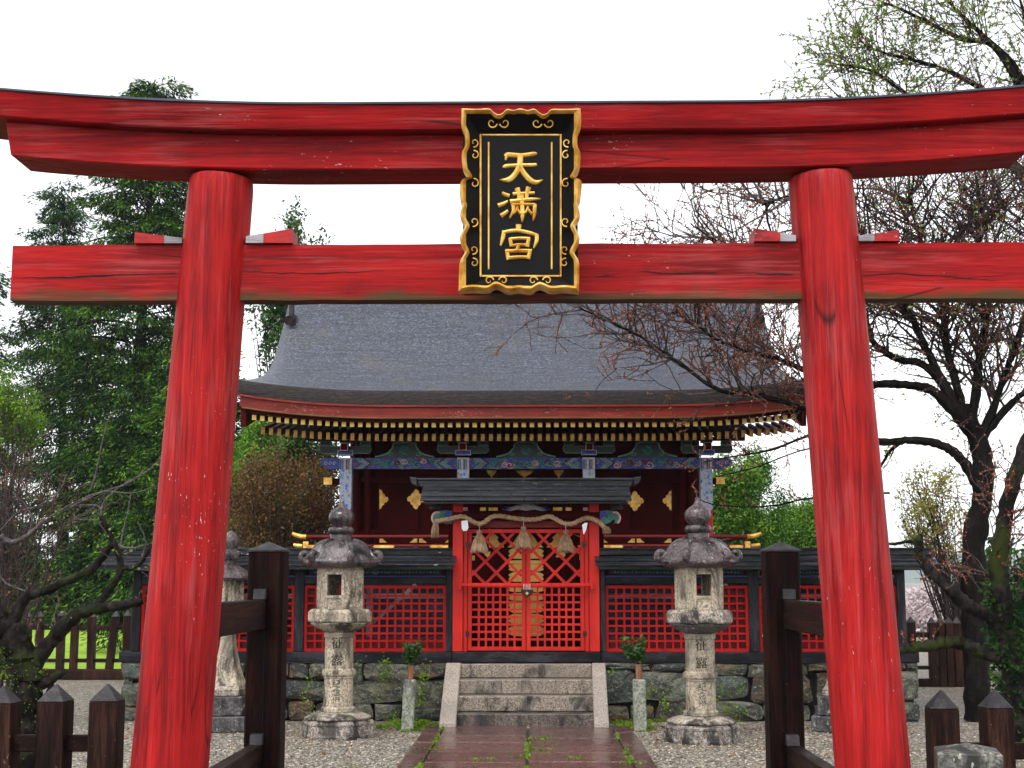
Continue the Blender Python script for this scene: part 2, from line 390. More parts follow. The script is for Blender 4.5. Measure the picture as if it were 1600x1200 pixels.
n = NT('cypress bark shingle')
s1 = n.noise(n.map((30, 30, 42)), 1.0, 3, .9); s2 = n.noise(n.map((1.4, 1.4, 1.4)), 1.0, 5, .7)
cs = n.vor(n.map((22, 60, 60)), 1.0, 'F1', 'Color')
c = n.ramp(s1, [(.34, (.022, .025, .034)), (.5, (.075, .084, .114)), (.63, (.21, .23, .30))])
c = n.mix(n.ramp(n.sep(cs)[0], [(.55, 0.0), (1.0, .8)]), c, (.035, .036, .042))
c = n.mix(n.ramp(s2, [(.52, 0.0), (.72, .55)]), c, (.13, .125, .09))
cl_ = n.noise(n.map((1.2, 16, 30), (3, 1, 2)), 1.0, 4, .7); c = n.mix(n.ramp(cl_, [(.36, .75), (.52, 0.0)]), c, (.045, .048, .06))
st_ = n.noise(n.map((5, 8, 8), (9, 9, 9)), 1.0, 3, .6); c = n.mix(n.ramp(st_, [(.68, 0.0), (.71, .8)]), c, (.03, .028, .02))
n.base(c); n.rough(.36); n.bump(n.math('ADD', s1, n.math('MULTIPLY', n.sep(cs)[0], .6)), .025, .9); M['shingle'] = n.m
n = NT('eave bark edge')
a = n.noise(n.map((14, 14, 90)), 1.0, 4, .7)
n.base(n.ramp(a, [(.35, (.006, .004, .0035)), (.5, (.018, .012, .010)), (.66, (.05, .034, .027))])); n.rough(.75); n.bump(a, .015, .8); M['bark_edge'] = n.m

n = NT('painted cloud beam')                               # blue ground with green, red and white cloud scrolls
sc_ = n.map((6.5, 6.5, 9.5)); f = n.noise(sc_, 1.0, 2.2, .55, 2.2)
c = n.ramp(f, [(.0, (.004, .010, .16)), (.30, (.10, .008, .012)), (.355, (.22, .20, .18)), (.37, (.004, .010, .16)),
               (.58, (.22, .22, .19)), (.595, (.008, .10, .06)), (.66, (.22, .24, .20)), (.675, (.03, .16, .11)), (.72, (.004, .010, .16))], 'CONSTANT')
n.base(c); n.rough(.6); M['cloudbeam'] = n.m
n = NT('painted column wrap')                              # white ground with blue and orange flowers
vd = n.vor(n.map((17, 17, 13)), 1.0, 'F1'); vc = n.vor(n.map((17, 17, 13)), 1.0, 'F1', 'Color')
pc = n.ramp(n.sep(vc)[0], [(.0, (.04, .10, .42)), (.45, (.05, .16, .40)), (.6, (.55, .22, .03)), (.8, (.05, .25, .14))], 'CONSTANT')
c = n.mix(n.ramp(vd, [(.30, 1.0), (.34, 0.0)]), (.36, .37, .41), pc)
c = n.mix(n.ramp(n.noise(n.map((40, 40, 26)), 1.0, 3), [(.55, 0.0), (.58, .8)]), c, (.10, .20, .50))
n.base(c); n.rough(.55); M['colpaint'] = n.m
n = NT('striped column head')
wv = n.n('ShaderNodeTexWave'); wv.wave_type = 'BANDS'; wv.bands_direction = 'X'; wv.inputs['Scale'].default_value = 14; n.l(n.map(), wv.inputs['Vector'])
n.base(n.ramp(wv.outputs['Fac'], [(.0, (.45, .45, .47)), (.3, (.02, .05, .34)), (.6, (.05, .22, .16)), (.85, (.5, .5, .5))], 'CONSTANT')); n.rough(.6); M['colhead'] = n.m
M['green'] = simple('dark green paint', [(.002, .007, .0055), (.0035, .012, .010), (.006, .022, .017)], (20, 20, 20), .6)
M['green_lt'] = simple('pale green outline paint', [(.05, .14, .10), (.085, .20, .145), (.13, .26, .19)], (20, 20, 20), .6)
M['teal'] = simple('teal scroll paint', [(.012, .11, .095), (.022, .18, .145), (.05, .26, .20)], (20, 20, 20), .55)
M['blue'] = simple('blue paint', [(.006, .016, .15), (.011, .028, .23), (.018, .048, .30)], (20, 20, 20), .55)
M['pink'] = simple('pale pink paint', [(.40, .20, .19), (.52, .30, .28), (.60, .40, .37)], (20, 20, 20), .6)
M['white'] = simple('white outline paint', [(.26, .26, .26), (.34, .34, .34), (.42, .42, .42)], (20, 20, 20), .6)
M['paper'] = simple('white paper', [(.70, .70, .72), (.76, .76, .78), (.80, .80, .82)], (5, 5, 5), .7)
M['straw'] = wood('rice straw', [(.22, .14, .075), (.38, .25, .14), (.52, .37, .23)], (26, 26, 26), .75, .8, crack=False)
M['straw_b'] = wood('straw tassel', [(.13, .075, .04), (.25, .155, .085), (.38, .26, .16)], (70, 70, 4), .75, 1.0, crack=False)
M['iron'] = simple('dark iron', [(.012, .009, .008), (.024, .018, .016), (.045, .035, .03)], (20, 20, 20), .4, metallic=.6)
M['steel'] = simple('bright steel shackle', [(.45, .45, .46), (.55, .55, .56), (.65, .65, .66)], (20, 20, 20), .3, metallic=.9)
M['bamboo'] = wood('reddish bamboo', [(.13, .04, .02), (.26, .10, .05), (.42, .22, .12)], (30, 30, 2), .45, .4, crack=False)
M['bark'] = wood('dark wet bark', [(.0025, .002, .0018), (.006, .005, .0045), (.018, .015, .013)], (14, 14, 6), .65, 1.0, (.07, .10, .03), .72, False, None, .06)
n = NT('mossy bark')
a = n.noise(n.map((9, 9, 6)), 1.0, 6, .75); b = n.noise(n.map((2.3, 2.3, 2.3), (2, 2, 2)), 1.0, 5, .7)
c = n.ramp(a, [(.35, (.004, .003, .003)), (.5, (.011, .009, .008)), (.66, (.042, .036, .032))])
c = n.mix(n.ramp(b, [(.5, 0.0), (.6, .9)]), c, (.028, .038, .008))
n.base(c); n.rough(.8); n.b.inputs['Specular IOR Level'].default_value = .08; n.bump(a, .03, 1.0); M['mossbark'] = n.m
M['twig'] = wood('plum twig bark', [(.012, .007, .007), (.03, .018, .017), (.085, .06, .055)], (20, 20, 20), .55, .3, crack=False)
M['twig_grey'] = wood('grey twig bark', [(.025, .018, .018), (.07, .055, .054), (.18, .15, .148)], (20, 20, 20), .55, .3, crack=False)
M['bud'] = foliage('reddish buds', [(.2, (.08, .022, .012)), (.5, (.26, .07, .030)), (.85, (.50, .19, .08))], 3, .2)
M['young'] = foliage('young green leaves', [(.2, (.07, .12, .015)), (.5, (.18, .30, .03)), (.85, (.36, .48, .07))], 2, .4)
M['conifer'] = foliage('conifer foliage', [(.41, (.003, .011, .004)), (.54, (.009, .036, .007)), (.65, (.042, .115, .011)), (.75, (.16, .30, .02))], 1.7, .3)
M['conifer_b'] = foliage('blue green conifer foliage', [(.40, (.004, .015, .008)), (.55, (.016, .052, .020)), (.74, (.07, .15, .035))], 1.7, .25)
M['lime'] = foliage('lime green leaves', [(.35, (.035, .09, .010)), (.55, (.10, .22, .016)), (.75, (.24, .38, .035))], 1.2, .4)
M['bushgreen'] = foliage('bright bush leaves', [(.35, (.010, .042, .010)), (.48, (.04, .13, .018)), (.62, (.12, .28, .03)), (.78, (.30, .46, .05))], 1.3, .35)
M['darkgreen'] = foliage('dark shrub leaves', [(.38, (.004, .015, .006)), (.54, (.016, .055, .012)), (.74, (.07, .16, .022))], 1.1, .25)
M['russet'] = foliage('russet shrub leaves', [(.3, (.022, .014, .006)), (.48, (.10, .045, .020)), (.60, (.22, .085, .035)), (.70, (.07, .10, .018)), (.82, (.32, .14, .06))], 1.6, .3)
M['olive'] = foliage('olive yellow leaves', [(.2, (.14, .13, .02)), (.5, (.28, .26, .04)), (.85, (.44, .42, .10))], 1.5, .4)
M['blossom'] = foliage('pale pink blossom', [(.2, (.46, .38, .38)), (.5, (.66, .56, .57)), (.85, (.80, .74, .74))], .6, .4)
M['sprig'] = foliage('glossy evergreen leaves', [(.2, (.010, .035, .010)), (.5, (.03, .085, .02)), (.85, (.09, .18, .04))], 9, .2)
M['moss'] = foliage('moss and weeds', [(.2, (.05, .09, .008)), (.5, (.12, .22, .012)), (.85, (.24, .36, .03))], 4, .3)
M['fallen'] = foliage('fallen leaves', [(.2, (.10, .035, .012)), (.5, (.24, .09, .03)), (.85, (.40, .22, .07))], 4, .2)
M['ink'] = simple('carved letter shadow', [(.012, .011, .010), (.02, .018, .016), (.03, .027, .024)], (30, 30, 30), .9, spec=.08)  # flat near-black stands in for the shade inside carved letters and cracks

# ================================================================== SETTING: ground, lawn, path, hill
YG = 17.1                                                   # plane of the lattice gate and its fence
def sheet(name, x0, x1, y0, y1, z, mat, nx=1, ny=1, kind='structure'):
    mb = MB(); mb.grid([[(x0+(x1-x0)*i/nx, y0+(y1-y0)*j/ny, z) for j in range(ny+1)] for i in range(nx+1)])
    o = mb.build(name, mat); o['kind'] = kind
    return o
sheet('ground', -2200, 2200, -60, 4000, 0.0, M['gravel'])
sheet('lawn', -40, -5.4, 24.25, 70, 0.05, M['lawn'])
b = MB(); b.mm(X(197, 1050, YG)+.12, X(1428, 1050, YG)-.12, YG+.05, 27.0, 0.0, .60); b.build('terrace', M['joint'])['kind'] = 'structure'
mb = MB(); rows = []
rh = random.Random(5)
for i in range(41):
    x = -1500+i*76.0
    h = 58+20*math.sin(i*.37+1)+11*math.sin(i*.9)+rh.uniform(-4, 4)
    rows.append([(x, 2500+90*j, h*math.sin(min(j/5, 1)*math.pi/2)-1) for j in range(7)])
mb.grid(rows); mb.build('hill', M['hill'], smooth=60)['kind'] = 'structure'

# the path: slabs with open joints on a bedding sheet
PW = .5*(X(985, 1143, 15.9)-X(665, 1143, 15.9)); PC = X(825, 1143, 15.9)
pathb = sheet('path_bedding', PC-PW-.01, PC+PW+.01, 2.0, 16.0, .004, M['joint'])
mb = MB(); rr = random.Random(3)
edge = .20
for s in (-1, 1):
    y = 2.0
    while y < 15.95:
        L = rr.uniform(1.2, 1.9); y1 = min(y+L, 16.0)
        mb.mm(PC+s*(PW-edge+.012), PC+s*PW, y+.006, y1-.006, 0, .035+rr.uniform(-.003, .003)); y = y1
    y = 2.0+rr.uniform(-.2, 0)
    while y < 15.95:
        L = rr.uniform(.55, .8); y1 = min(y+L, 15.98)
        mb.mm(PC+s*.012, PC+s*(PW-edge-.012), y+.008, y1-.008, 0, .036+rr.uniform(-.004, .004)); y = y1
mb.build('path', M['paving'], bevel=.008)['kind'] = 'structure'

# ================================================================== TORII
YT = 7.8
tor = thing('torii_gate', (X(813, 900, YT), YT, 0), 'large weathered red wooden torii gate spanning the foreground', 'torii gate')
def beam_sweep(px0, px1, y_top, y_bot, Yf, Yb, mat, name, parent, shift0=0, n=48, bevel=.008, front_lean=0.0, ztop=None):
    mb = MB(); x0, x1 = X(px0, 250, Yf), X(px1, 250, Yf); xc = X(812, 250, Yf); k = (x1-x0)/(px1-px0)
    zt = Z(812, y_top, Yf) if ztop is None else ztop; zb = Z(812, y_bot, Yf)
    ring = []
    for i in range(n+1):
        t = i/n; x = x0+(x1-x0)*t
        u = max(0, (abs((x-xc)/k)-330)/482); r = 25*u**1.8*k
        sh = shift0*((1-t)**30 - t**30)
        ring.append([(x-sh*0, Yf-front_lean, zt+r), (x+sh, Yf, zb+r), (x+sh, Yb, zb+r), (x-sh*0, Yb+front_lean, zt+r)])
    vs = [p for q in ring for p in q]; fs = [(0, 1, 2, 3)[::-1], tuple(4*n+i for i in range(4))]
    for i in range(n):
        for j in range(4):
            a, b_ = 4*i+j, 4*i+(j+1) % 4
            fs.append((a, b_, b_+4, a+4))
    mb.add(vs, fs)
    return mb.build(name, mat, parent, bevel=bevel)
zk = Z(812, 203, 7.56)
kas = beam_sweep(-75, 1700, 162, 203, 7.56, 8.04, M['red_h'], 'top_beam', tor, .03, front_lean=.03)
beam_sweep(-80, 1705, 157.5, 161.5, 7.52, 8.08, M['dark_cap'], 'copper_cap', tor, 0, bevel=.003)
shm = beam_sweep(5, 1619, 0, 264, 7.64, 7.95, M['red_h'], 'under_beam', tor, .04, ztop=zk+.004)
PIL = []
for (b0, b1, t0, t1) in ((205, 325, 297, 398), (1305, 1422, 1230, 1331)):
    pb = at((b0+b1)/2, 1200, YT); pt = at((t0+t1)/2, 268, YT)
    rb = .5*(X(b1, 1200, YT)-X(b0, 1200, YT))*.995; rt = .5*(X(t1, 300, YT)-X(t0, 300, YT))*.99
    d = (pt-pb)/(pt.z-pb.z); P0 = pb-d*pb.z
    rg_ = lambda z: rb+(rt-rb)*(z-pb.z)/(pt.z-pb.z)
    mb = MB(); pts = []; rad = []
    for i in range(31):
        z = (Z(812, 264, 7.64)-.006)*(1-(1-i/30)**1.6); pts.append(P0+d*z); rad.append(rg_(z)*(1 if i < 28 else (.995, .975, .93)[i-28]))
    mb.tube(pts, rad, 40)
    mb.build('pillar', M['red_v'], tor, smooth=50)
    PIL.append((P0, d, rg_))
    mb = MB(); mb.lathe([(rb*1.25, 0), (rb*1.27, .10), (rb*1.2, .14), (rb*1.0, .15)], 36, (P0.x, P0.y, 0))
    mb.build('base_stone', M['stone_m'], tor, smooth=40)
nz0, nz1 = Z(812, 468, 7.735), Z(812, 381, 7.735)
mb = MB(); xs0, xs1 = X(18, 420, 7.735), X(1607, 420, 7.735); nn = 36
rj = random.Random(8); ring = []
for i in range(nn+1):
    x = xs0+(xs1-xs0)*i/nn
    j1, j2 = rj.uniform(-.003, .003), rj.uniform(-.003, .003)
    ring += [(x, 7.735, nz1+j1), (x, 7.735, nz0+j2), (x, 7.865, nz0+j2), (x, 7.865, nz1+j1)]
fs = [(3, 2, 1, 0), tuple(4*nn+i for i in range(4))]
for i in range(nn):
    for j in range(4):
        a, b_ = 4*i+j, 4*i+(j+1) % 4; fs.append((a, b_, b_+4, a+4))
mb.add(ring, fs)
def crack(mb, pl, Y, wd, mi=1):
    pts = []
    for k in range(len(pl)-1):
        for q in range(5):
            t = q/5; pts.append((pl[k][0]+(pl[k+1][0]-pl[k][0])*t, pl[k][1]+(pl[k+1][1]-pl[k][1])*t+rj.uniform(-1, 1)))
    pts.append(pl[-1]); n_ = len(pts); up = []; lo = []
    for i, (px, py) in enumerate(pts):
        p = at(px, py, Y); w_ = wd*(math.sin(math.pi*(i+.4)/(n_+.2))**.6)*rj.uniform(.6, 1.2)*.5
        up.append((p.x, Y, p.z+w_)); lo.append((p.x, Y, p.z-w_))
    mb.grid([lo, up], mi)
for pl, wd in (([(20, 433), (90, 434), (180, 430), (274, 427)], .010), ([(378, 423), (440, 427), (520, 426), (600, 423)], .006), ([(1000, 424), (1060, 428), (1120, 425)], .008),
           ([(1180, 427), (1240, 429)], .007), ([(1345, 430), (1400, 427), (1480, 432), (1560, 438)], .006), ([(930, 432), (960, 430)], .005)):
    crack(mb, pl, 7.7325, wd)
mb.build('tie_beam', [M['red_n'], M['ink']], tor)
for (o0, o1, ho, hi, out) in ((210, 284, 362, 371, -1), (384, 456, 357, 369, 1), (1179, 1244, 359, 370, -1), (1342, 1406, 362, 371, 1)):
    xa, xb = X(o0, 375, 7.70), X(o1, 375, 7.70); zt = nz1+.003
    zo = Z(812, ho, 7.72); zi = Z(812, hi, 7.72)
    za, zb = (zo, zi) if out < 0 else (zi, zo)
    xm = xa+(xb-xa)*(.62 if out < 0 else .38)
    zm = za+(zb-za)*(.62 if out < 0 else .38)
    mb = MB()
    mb.prism([(xa, zt), (xm, zt), (xm, zm), (xa, za)], 7.70, 7.90, 0 if out < 0 else 1)
    mb.prism([(xm+.0005, zt), (xb, zt), (xb, zb), (xm+.0005, zm)], 7.703, 7.897, 1 if out < 0 else 0)
    mb.build('wedge', [M['red_end'], M['grey_wood']], tor)

# ================================================================== NAME PLAQUE
def YP(py): return 7.34+(py-178)/(461-178)*.12
pq = at(812, 320, 7.4)
plq = thing('name_plaque', (pq.x, YP(461), Z(812, 461, YP(461))), 'black lacquer shrine name plaque with carved gold frame and gold characters', 'sign')
def Q(px, py, d=0.0):
    p = at(px, py, YP(py)); return Vector((p.x, p.y-d, p.z))
def QZ(zx, zy, d=0.0): return Q(690+zx/3.636, 150+zy/3.636, d)
rx0, rx1, ry0, ry1 = 222, 676, 222, 1028                     # inner rectangle, in the traced drawing's units
Lft = [(118, 96), (116, 190), (133, 235), (136, 305), (119, 350), (124, 430), (150, 482), (113, 508), (108, 600), (121, 640), (108, 700), (134, 752), (128, 778), (106, 830), (134, 898), (126, 925), (106, 970), (100, 1127)]
Top = [(118, 96), (200, 99), (270, 96), (298, 118), (322, 130), (346, 124), (374, 100), (410, 106), (447, 96), (490, 106), (525, 98), (556, 120), (577, 130), (600, 122), (626, 100), (700, 100), (787, 97)]
Bot = [(100, 1127), (180, 1120), (262, 1124), (296, 1106), (318, 1102), (346, 1114), (384, 1130), (440, 1122), (500, 1131), (536, 1112), (556, 1104), (580, 1110), (622, 1126), (700, 1122), (777, 1130)]
Rgt = [(900-x+8*(1-(y-96)/1031) - 10*((y-96)/1031)*1.6 + 0, y) for x, y in Lft]
Rgt = [(905-x if y < 600 else 880-x+(1127-y)*.03, y) for x, y in Lft]
Rgt[0] = Top[-1]; Rgt[-1] = Bot[-1]
def dens(pl, m=4):
    out = []
    for i in range(len(pl)-1):
        p0 = pl[max(i-1, 0)]; p1 = pl[i]; p2 = pl[i+1]; p3 = pl[min(i+2, len(pl)-1)]
        for q in range(m):
            t = q/m
            f = lambda a, b_, c_, d_: .5*((2*b_)+(-a+c_)*t+(2*a-5*b_+4*c_-d_)*t*t+(-a+3*b_-3*c_+d_)*t**3)
            out.append((f(p0[0], p1[0], p2[0], p3[0]), f(p0[1], p1[1], p2[1], p3[1])))
    out.append(pl[-1]); return out
def inner(pl, side):
    out = []
    for x, y in pl:
        if side == 'L': x2, y2 = x+27, y
        if side == 'R': x2, y2 = x-27, y
        if side == 'T': x2, y2 = x, y+24
        if side == 'B': x2, y2 = x, y-30
        out.append((min(max(x2, 142), 750), min(max(y2, 126), 1096)))
    return out
gold = MB(); blk = MB()
for side, pl in (('L', Lft), ('R', Rgt), ('T', Top), ('B', Bot)):
    pl = dens(pl); inn = inner(pl, side); k = len(pl)
    if side in 'LR': rec = [(rx0 if side == 'L' else rx1, min(max(ry0+(y-96)/1031*(ry1-ry0), ry0), ry1)) for x, y in pl]
    else: rec = [(rx0+(x-100)/680*(rx1-rx0), ry0 if side == 'T' else ry1) for x, y in pl]
    rec = [(min(max(a, rx0), rx1), b_) for a, b_ in rec]
    gold.grid([[QZ(*p, -.005) for p in pl], [QZ(*p, .075) for p in pl], [QZ(x_+(a-x_)*.5, y_+(b_-y_)*.5, .098) for (x_, y_), (a, b_) in zip(pl, inn)], [QZ(*p, .080) for p in inn], [QZ(*p, .068) for p in inn]])
    blk.grid([[QZ(*p, .070) for p in inn], [QZ(x_+(a-x_)*.5, y_+(b_-y_)*.5, .030) for (x_, y_), (a, b_) in zip(inn, rec)], [QZ(*p, 0) for p in rec]])
gold.build('frame', M['gold'], plq, smooth=45)
# recessed panel and backing board
def rectp(x0, x1, y0, y1, d): return [QZ(x0, y1, d), QZ(x1, y1, d), QZ(x1, y0, d), QZ(x0, y0, d)]
blk.hexa(rectp(rx0-4, rx1+4, ry0-4, ry1+4, -.05), rectp(rx0-4, rx1+4, ry0-4, ry1+4, .001))
blk.hexa(rectp(120, 775, 110, 1115, -.09), rectp(120, 775, 110, 1115, -.03))
pan = blk.build('panel', M['lacquer'], plq, smooth=40)
bd = MB()
for (x0, x1, y0, y1) in ((215, 228, 218, 1030), (671, 683, 218, 1030), (228.5, 670.5, 218, 229), (228.5, 670.5, 1018, 1030)):
    bd.hexa(rectp(x0, x1, y0, y1, .0015), rectp(x0+2, x1-2, y0+2, y1-2, .012))
bd.build('border', M['gold'], plq)
bd = MB()
bd.hexa(rectp(236, 664, 236, 1010, .0014), rectp(236, 664, 236, 1010, .004)); bd.build('mat_board', M['lacquer'], plq)
bd = MB()
for (x0, x1, y0, y1) in ((262, 273, 262, 988), (620, 631, 262, 988)):
    bd.hexa(rectp(x0, x1, y0, y1, .0042), rectp(x0+2, x1-2, y0+4, y1-4, .012))
bd.build('inlay_strip', M['gold'], plq)
def spiral(cx, cy, r, a0, turns, dirn, d):
    return [QZ(cx+r*(1-.75*t)*math.cos(a0+dirn*turns*2*math.pi*t), cy+r*(1-.75*t)*math.sin(a0+dirn*turns*2*math.pi*t), d) for t in [i/22 for i in range(23)]]
for (cx, cy, r, a0, dr) in ((288, 172, 30, .2, 1), (360, 172, 30, math.pi-.2, -1), (540, 172, 30, .2, 1), (612, 172, 30, math.pi-.2, -1),
                            (188, 282, 26, 1.8, -1), (190, 352, 26, -1.8, 1), (188, 512, 28, -1.8, 1), (186, 728, 28, 1.8, -1), (184, 886, 26, 1.8, -1), (186, 960, 26, -1.8, 1),
                            (712, 282, 26, 1.3, 1), (706, 352, 26, -1.3, -1), (706, 512, 28, -1.3, -1), (704, 728, 28, 1.3, 1), (700, 886, 26, 1.3, 1), (698, 960, 26, -1.3, -1),
                            (272, 1062, 26, -.2, -1), (352, 1062, 26, math.pi+.2, 1), (520, 1062, 26, -.2, -1), (600, 1062, 26, math.pi+.2, 1)):
    sp = MB(); sp.tube(spiral(cx, cy, r, a0, .95, dr, .052 if 220 < cy < 1030 else .056), [.0044*(1-.4*i/22) for i in range(23)], 6); sp.build('scroll_inlay', M['gold'], plq, smooth=60)
STROKES = {
 'heaven': [([(150,152),(175,134),(300,140),(415,126),(442,132)],[34,44,36,36,22]),([(162,128),(150,187)],[32,16]),([(138,258),(155,242),(290,233),(420,231),(443,226)],[30,34,28,30,16]),
            ([(288,130),(282,225),(245,308),(180,368),(92,373)],[54,50,48,48,5]),([(286,228),(312,292),(370,362),(432,396),(503,372)],[34,44,48,44,4])],
 'full': [([(118,490),(150,508),(188,518)],[24,34,30]),([(80,612),(125,596),(172,570)],[42,34,18]),([(105,708),(140,685),(172,658)],[44,34,20]),
          ([(218,502),(320,498),(424,492)],[28,26,20]),([(258,448),(274,505),(276,560)],[48,38,30]),([(366,440),(350,500),(346,552)],[48,36,28]),
          ([(192,574),(300,562),(390,553),(478,550)],[36,28,26,8]),([(305,515),(305,600),(308,700),(306,768)],[34,38,40,8]),
          ([(218,598),(224,660),(188,732)],[34,32,8]),([(212,608),(310,600),(424,604)],[22,20,22]),([(424,602),(420,690),(408,758)],[36,34,8]),
          ([(264,625),(250,665),(224,692)],[22,22,12]),([(258,648),(292,694)],[22,20]),([(362,625),(346,668),(322,694)],[22,22,12]),([(358,648),(398,696)],[22,22])],
 'palace': [([(272,788),(272,848)],[52,40]),([(137,846),(124,915),(103,988)],[36,36,12]),([(128,862),(200,848),(275,846),(385,868),(448,892)],[26,30,28,30,30]),
            ([(442,880),(440,945),(412,1012)],[36,36,10]),([(192,915),(206,995)],[32,34]),([(186,926),(280,918),(378,922)],[26,24,28]),([(368,915),(352,998)],[34,34]),
            ([(205,988),(280,978),(358,982)],[22,22,22]),([(272,982),(256,1038)],[34,34]),([(162,1024),(176,1120)],[36,34]),([(152,1042),(270,1034),(395,1038)],[28,26,30]),
            ([(380,1030),(362,1114)],[36,34]),([(172,1104),(270,1096),(368,1098)],[28,26,26])]}
def ribbon(mb, pts, ws, h):
    cen = dens(pts, 5) if len(pts) > 2 else [(pts[0][0]+(pts[1][0]-pts[0][0])*t/4, pts[0][1]+(pts[1][1]-pts[0][1])*t/4) for t in range(5)]
    m = len(cen); Lb, Rb, Lt, Rt, Ct = [], [], [], [], []
    for i, (x, y) in enumerate(cen):
        a, b_ = cen[max(i-1, 0)], cen[min(i+1, m-1)]; tx, ty = b_[0]-a[0], b_[1]-a[1]; q = math.hypot(tx, ty) or 1
        nx_, ny_ = -ty/q, tx/q; f = i/(m-1)*(len(ws)-1); k = min(int(f), len(ws)-2); wv = ws[k]+(ws[k+1]-ws[k])*(f-k); wv *= .56
        P = lambda o, d: Q(765+(x+nx_*o)/6, 220+(y+ny_*o)/6, d)
        Lb.append(P(wv, .0042)); Lt.append(P(wv*.80, h)); Ct.append(P(0, h*1.25)); Rt.append(P(-wv*.80, h)); Rb.append(P(-wv, .0042))
    mb.grid([Lb, Lt, Ct, Rt, Rb])
    for e in (0, -1): mb.add([Lb[e], Lt[e], Ct[e], Rt[e], Rb[e]], [(0, 1, 2, 3, 4)])
for nm in ('heaven', 'full', 'palace'):
    mb = MB()
    for i, (pts, ws) in enumerate(STROKES[nm]): ribbon(mb, pts, ws, .013+.0009*i)
    mb.build('character', M['gold'], plq, smooth=30)
mb = MB(); mb.mm(pq.x-.12, pq.x+.12, YP(320)+.07, 7.745, Z(812, 415, 7.7), Z(812, 430, 7.7)); mb.mm(pq.x-.12, pq.x+.12, YP(178)+.09, 7.58, Z(812, 196, 7.6), Z(812, 205, 7.6))
mb.build('bracket', M['iron'], plq)

# ================================================================== DARK FENCE POSTS BESIDE THE PATH
def fence_post(x0, x1, side, label):
    Yp = 10.5; xa, xb = X(x0, 1000, Yp), X(x1, 1000, Yp); xc = (xa+xb)/2; hw = (xb-xa)/2
    zt = Z(415, 862, Yp)
    r = thing('fence_post', (xc, Yp+hw, 0), label, 'post', 'dark wooden posts flanking the path')
    mb = MB(); c = .018
    oct_ = [(-hw+c, -hw), (hw-c, -hw), (hw, -hw+c), (hw, hw-c), (hw-c, hw), (-hw+c, hw), (-hw, hw-c), (-hw, -hw+c)]
    mb.hexa([(xc+a, Yp+hw+b_, 0) for a, b_ in oct_], [(xc+a, Yp+hw+b_, zt) for a, b_ in oct_])
    mb.build('post', M['post'], r, bevel=.004)
    mb = MB(); e = hw+.006; za = zt+.002
    mb.mm(xc-e, xc+e, Yp-.006, Yp+2*hw+.006, za, za+.012)
    v = [(xc-e+.001, Yp-.005, za+.0125), (xc+e-.001, Yp-.005, za+.0125), (xc+e-.001, Yp+2*hw+.005, za+.0125), (xc-e+.001, Yp+2*hw+.005, za+.0125), (xc, Yp+hw, za+.075)]
    mb.add(v, [(3, 2, 1, 0), (0, 1, 4), (1, 2, 4), (2, 3, 4), (3, 0, 4)]); mb.build('post_cap', M['cap'], r)
    mb = MB(); mb.add([(xc+.004, Yp-.0015, 0), (xc+.0075, Yp-.0015, 0), (xc+.006, Yp-.0015, zt), (xc+.003, Yp-.0015, zt)], [(0, 1, 2, 3)]); mb.build('drying_split', M['ink'], r)
    xi = xc-side*.012; xo = xi+side*.105
    for zl, zh in ((Z(400, 983, Yp), Z(400, 937, Yp)), (.26, .44)):
        mb = MB(); mb.mm(xi, xo, 8.0, Yp-.001, zl, zh); mb.build('rail', M['rail'], r, bevel=.008)
        mb = MB(); w0 = xi-side*.006; w1 = xi+side*.085
        mb.hexa([(min(w0, w1), Yp-.075, zh+.001), (max(w0, w1), Yp-.075, zh+.001), (max(w0, w1), Yp-.001, zh+.001), (min(w0, w1), Yp-.001, zh+.001)],
                [(min(w0, w1), Yp-.055, zh+.075), (max(w0, w1), Yp-.055, zh+.075), (max(w0, w1), Yp-.001, zh+.08), (min(w0, w1), Yp-.001, zh+.08)])
        mb.build('wedge', M['cap'], r, bevel=.004)
    return r
fence_post(384, 440, -1, 'dark wooden post with rails, just right of the left torii pillar')
fence_post(1200, 1254, 1, 'dark wooden post with rails, just left of the right torii pillar')

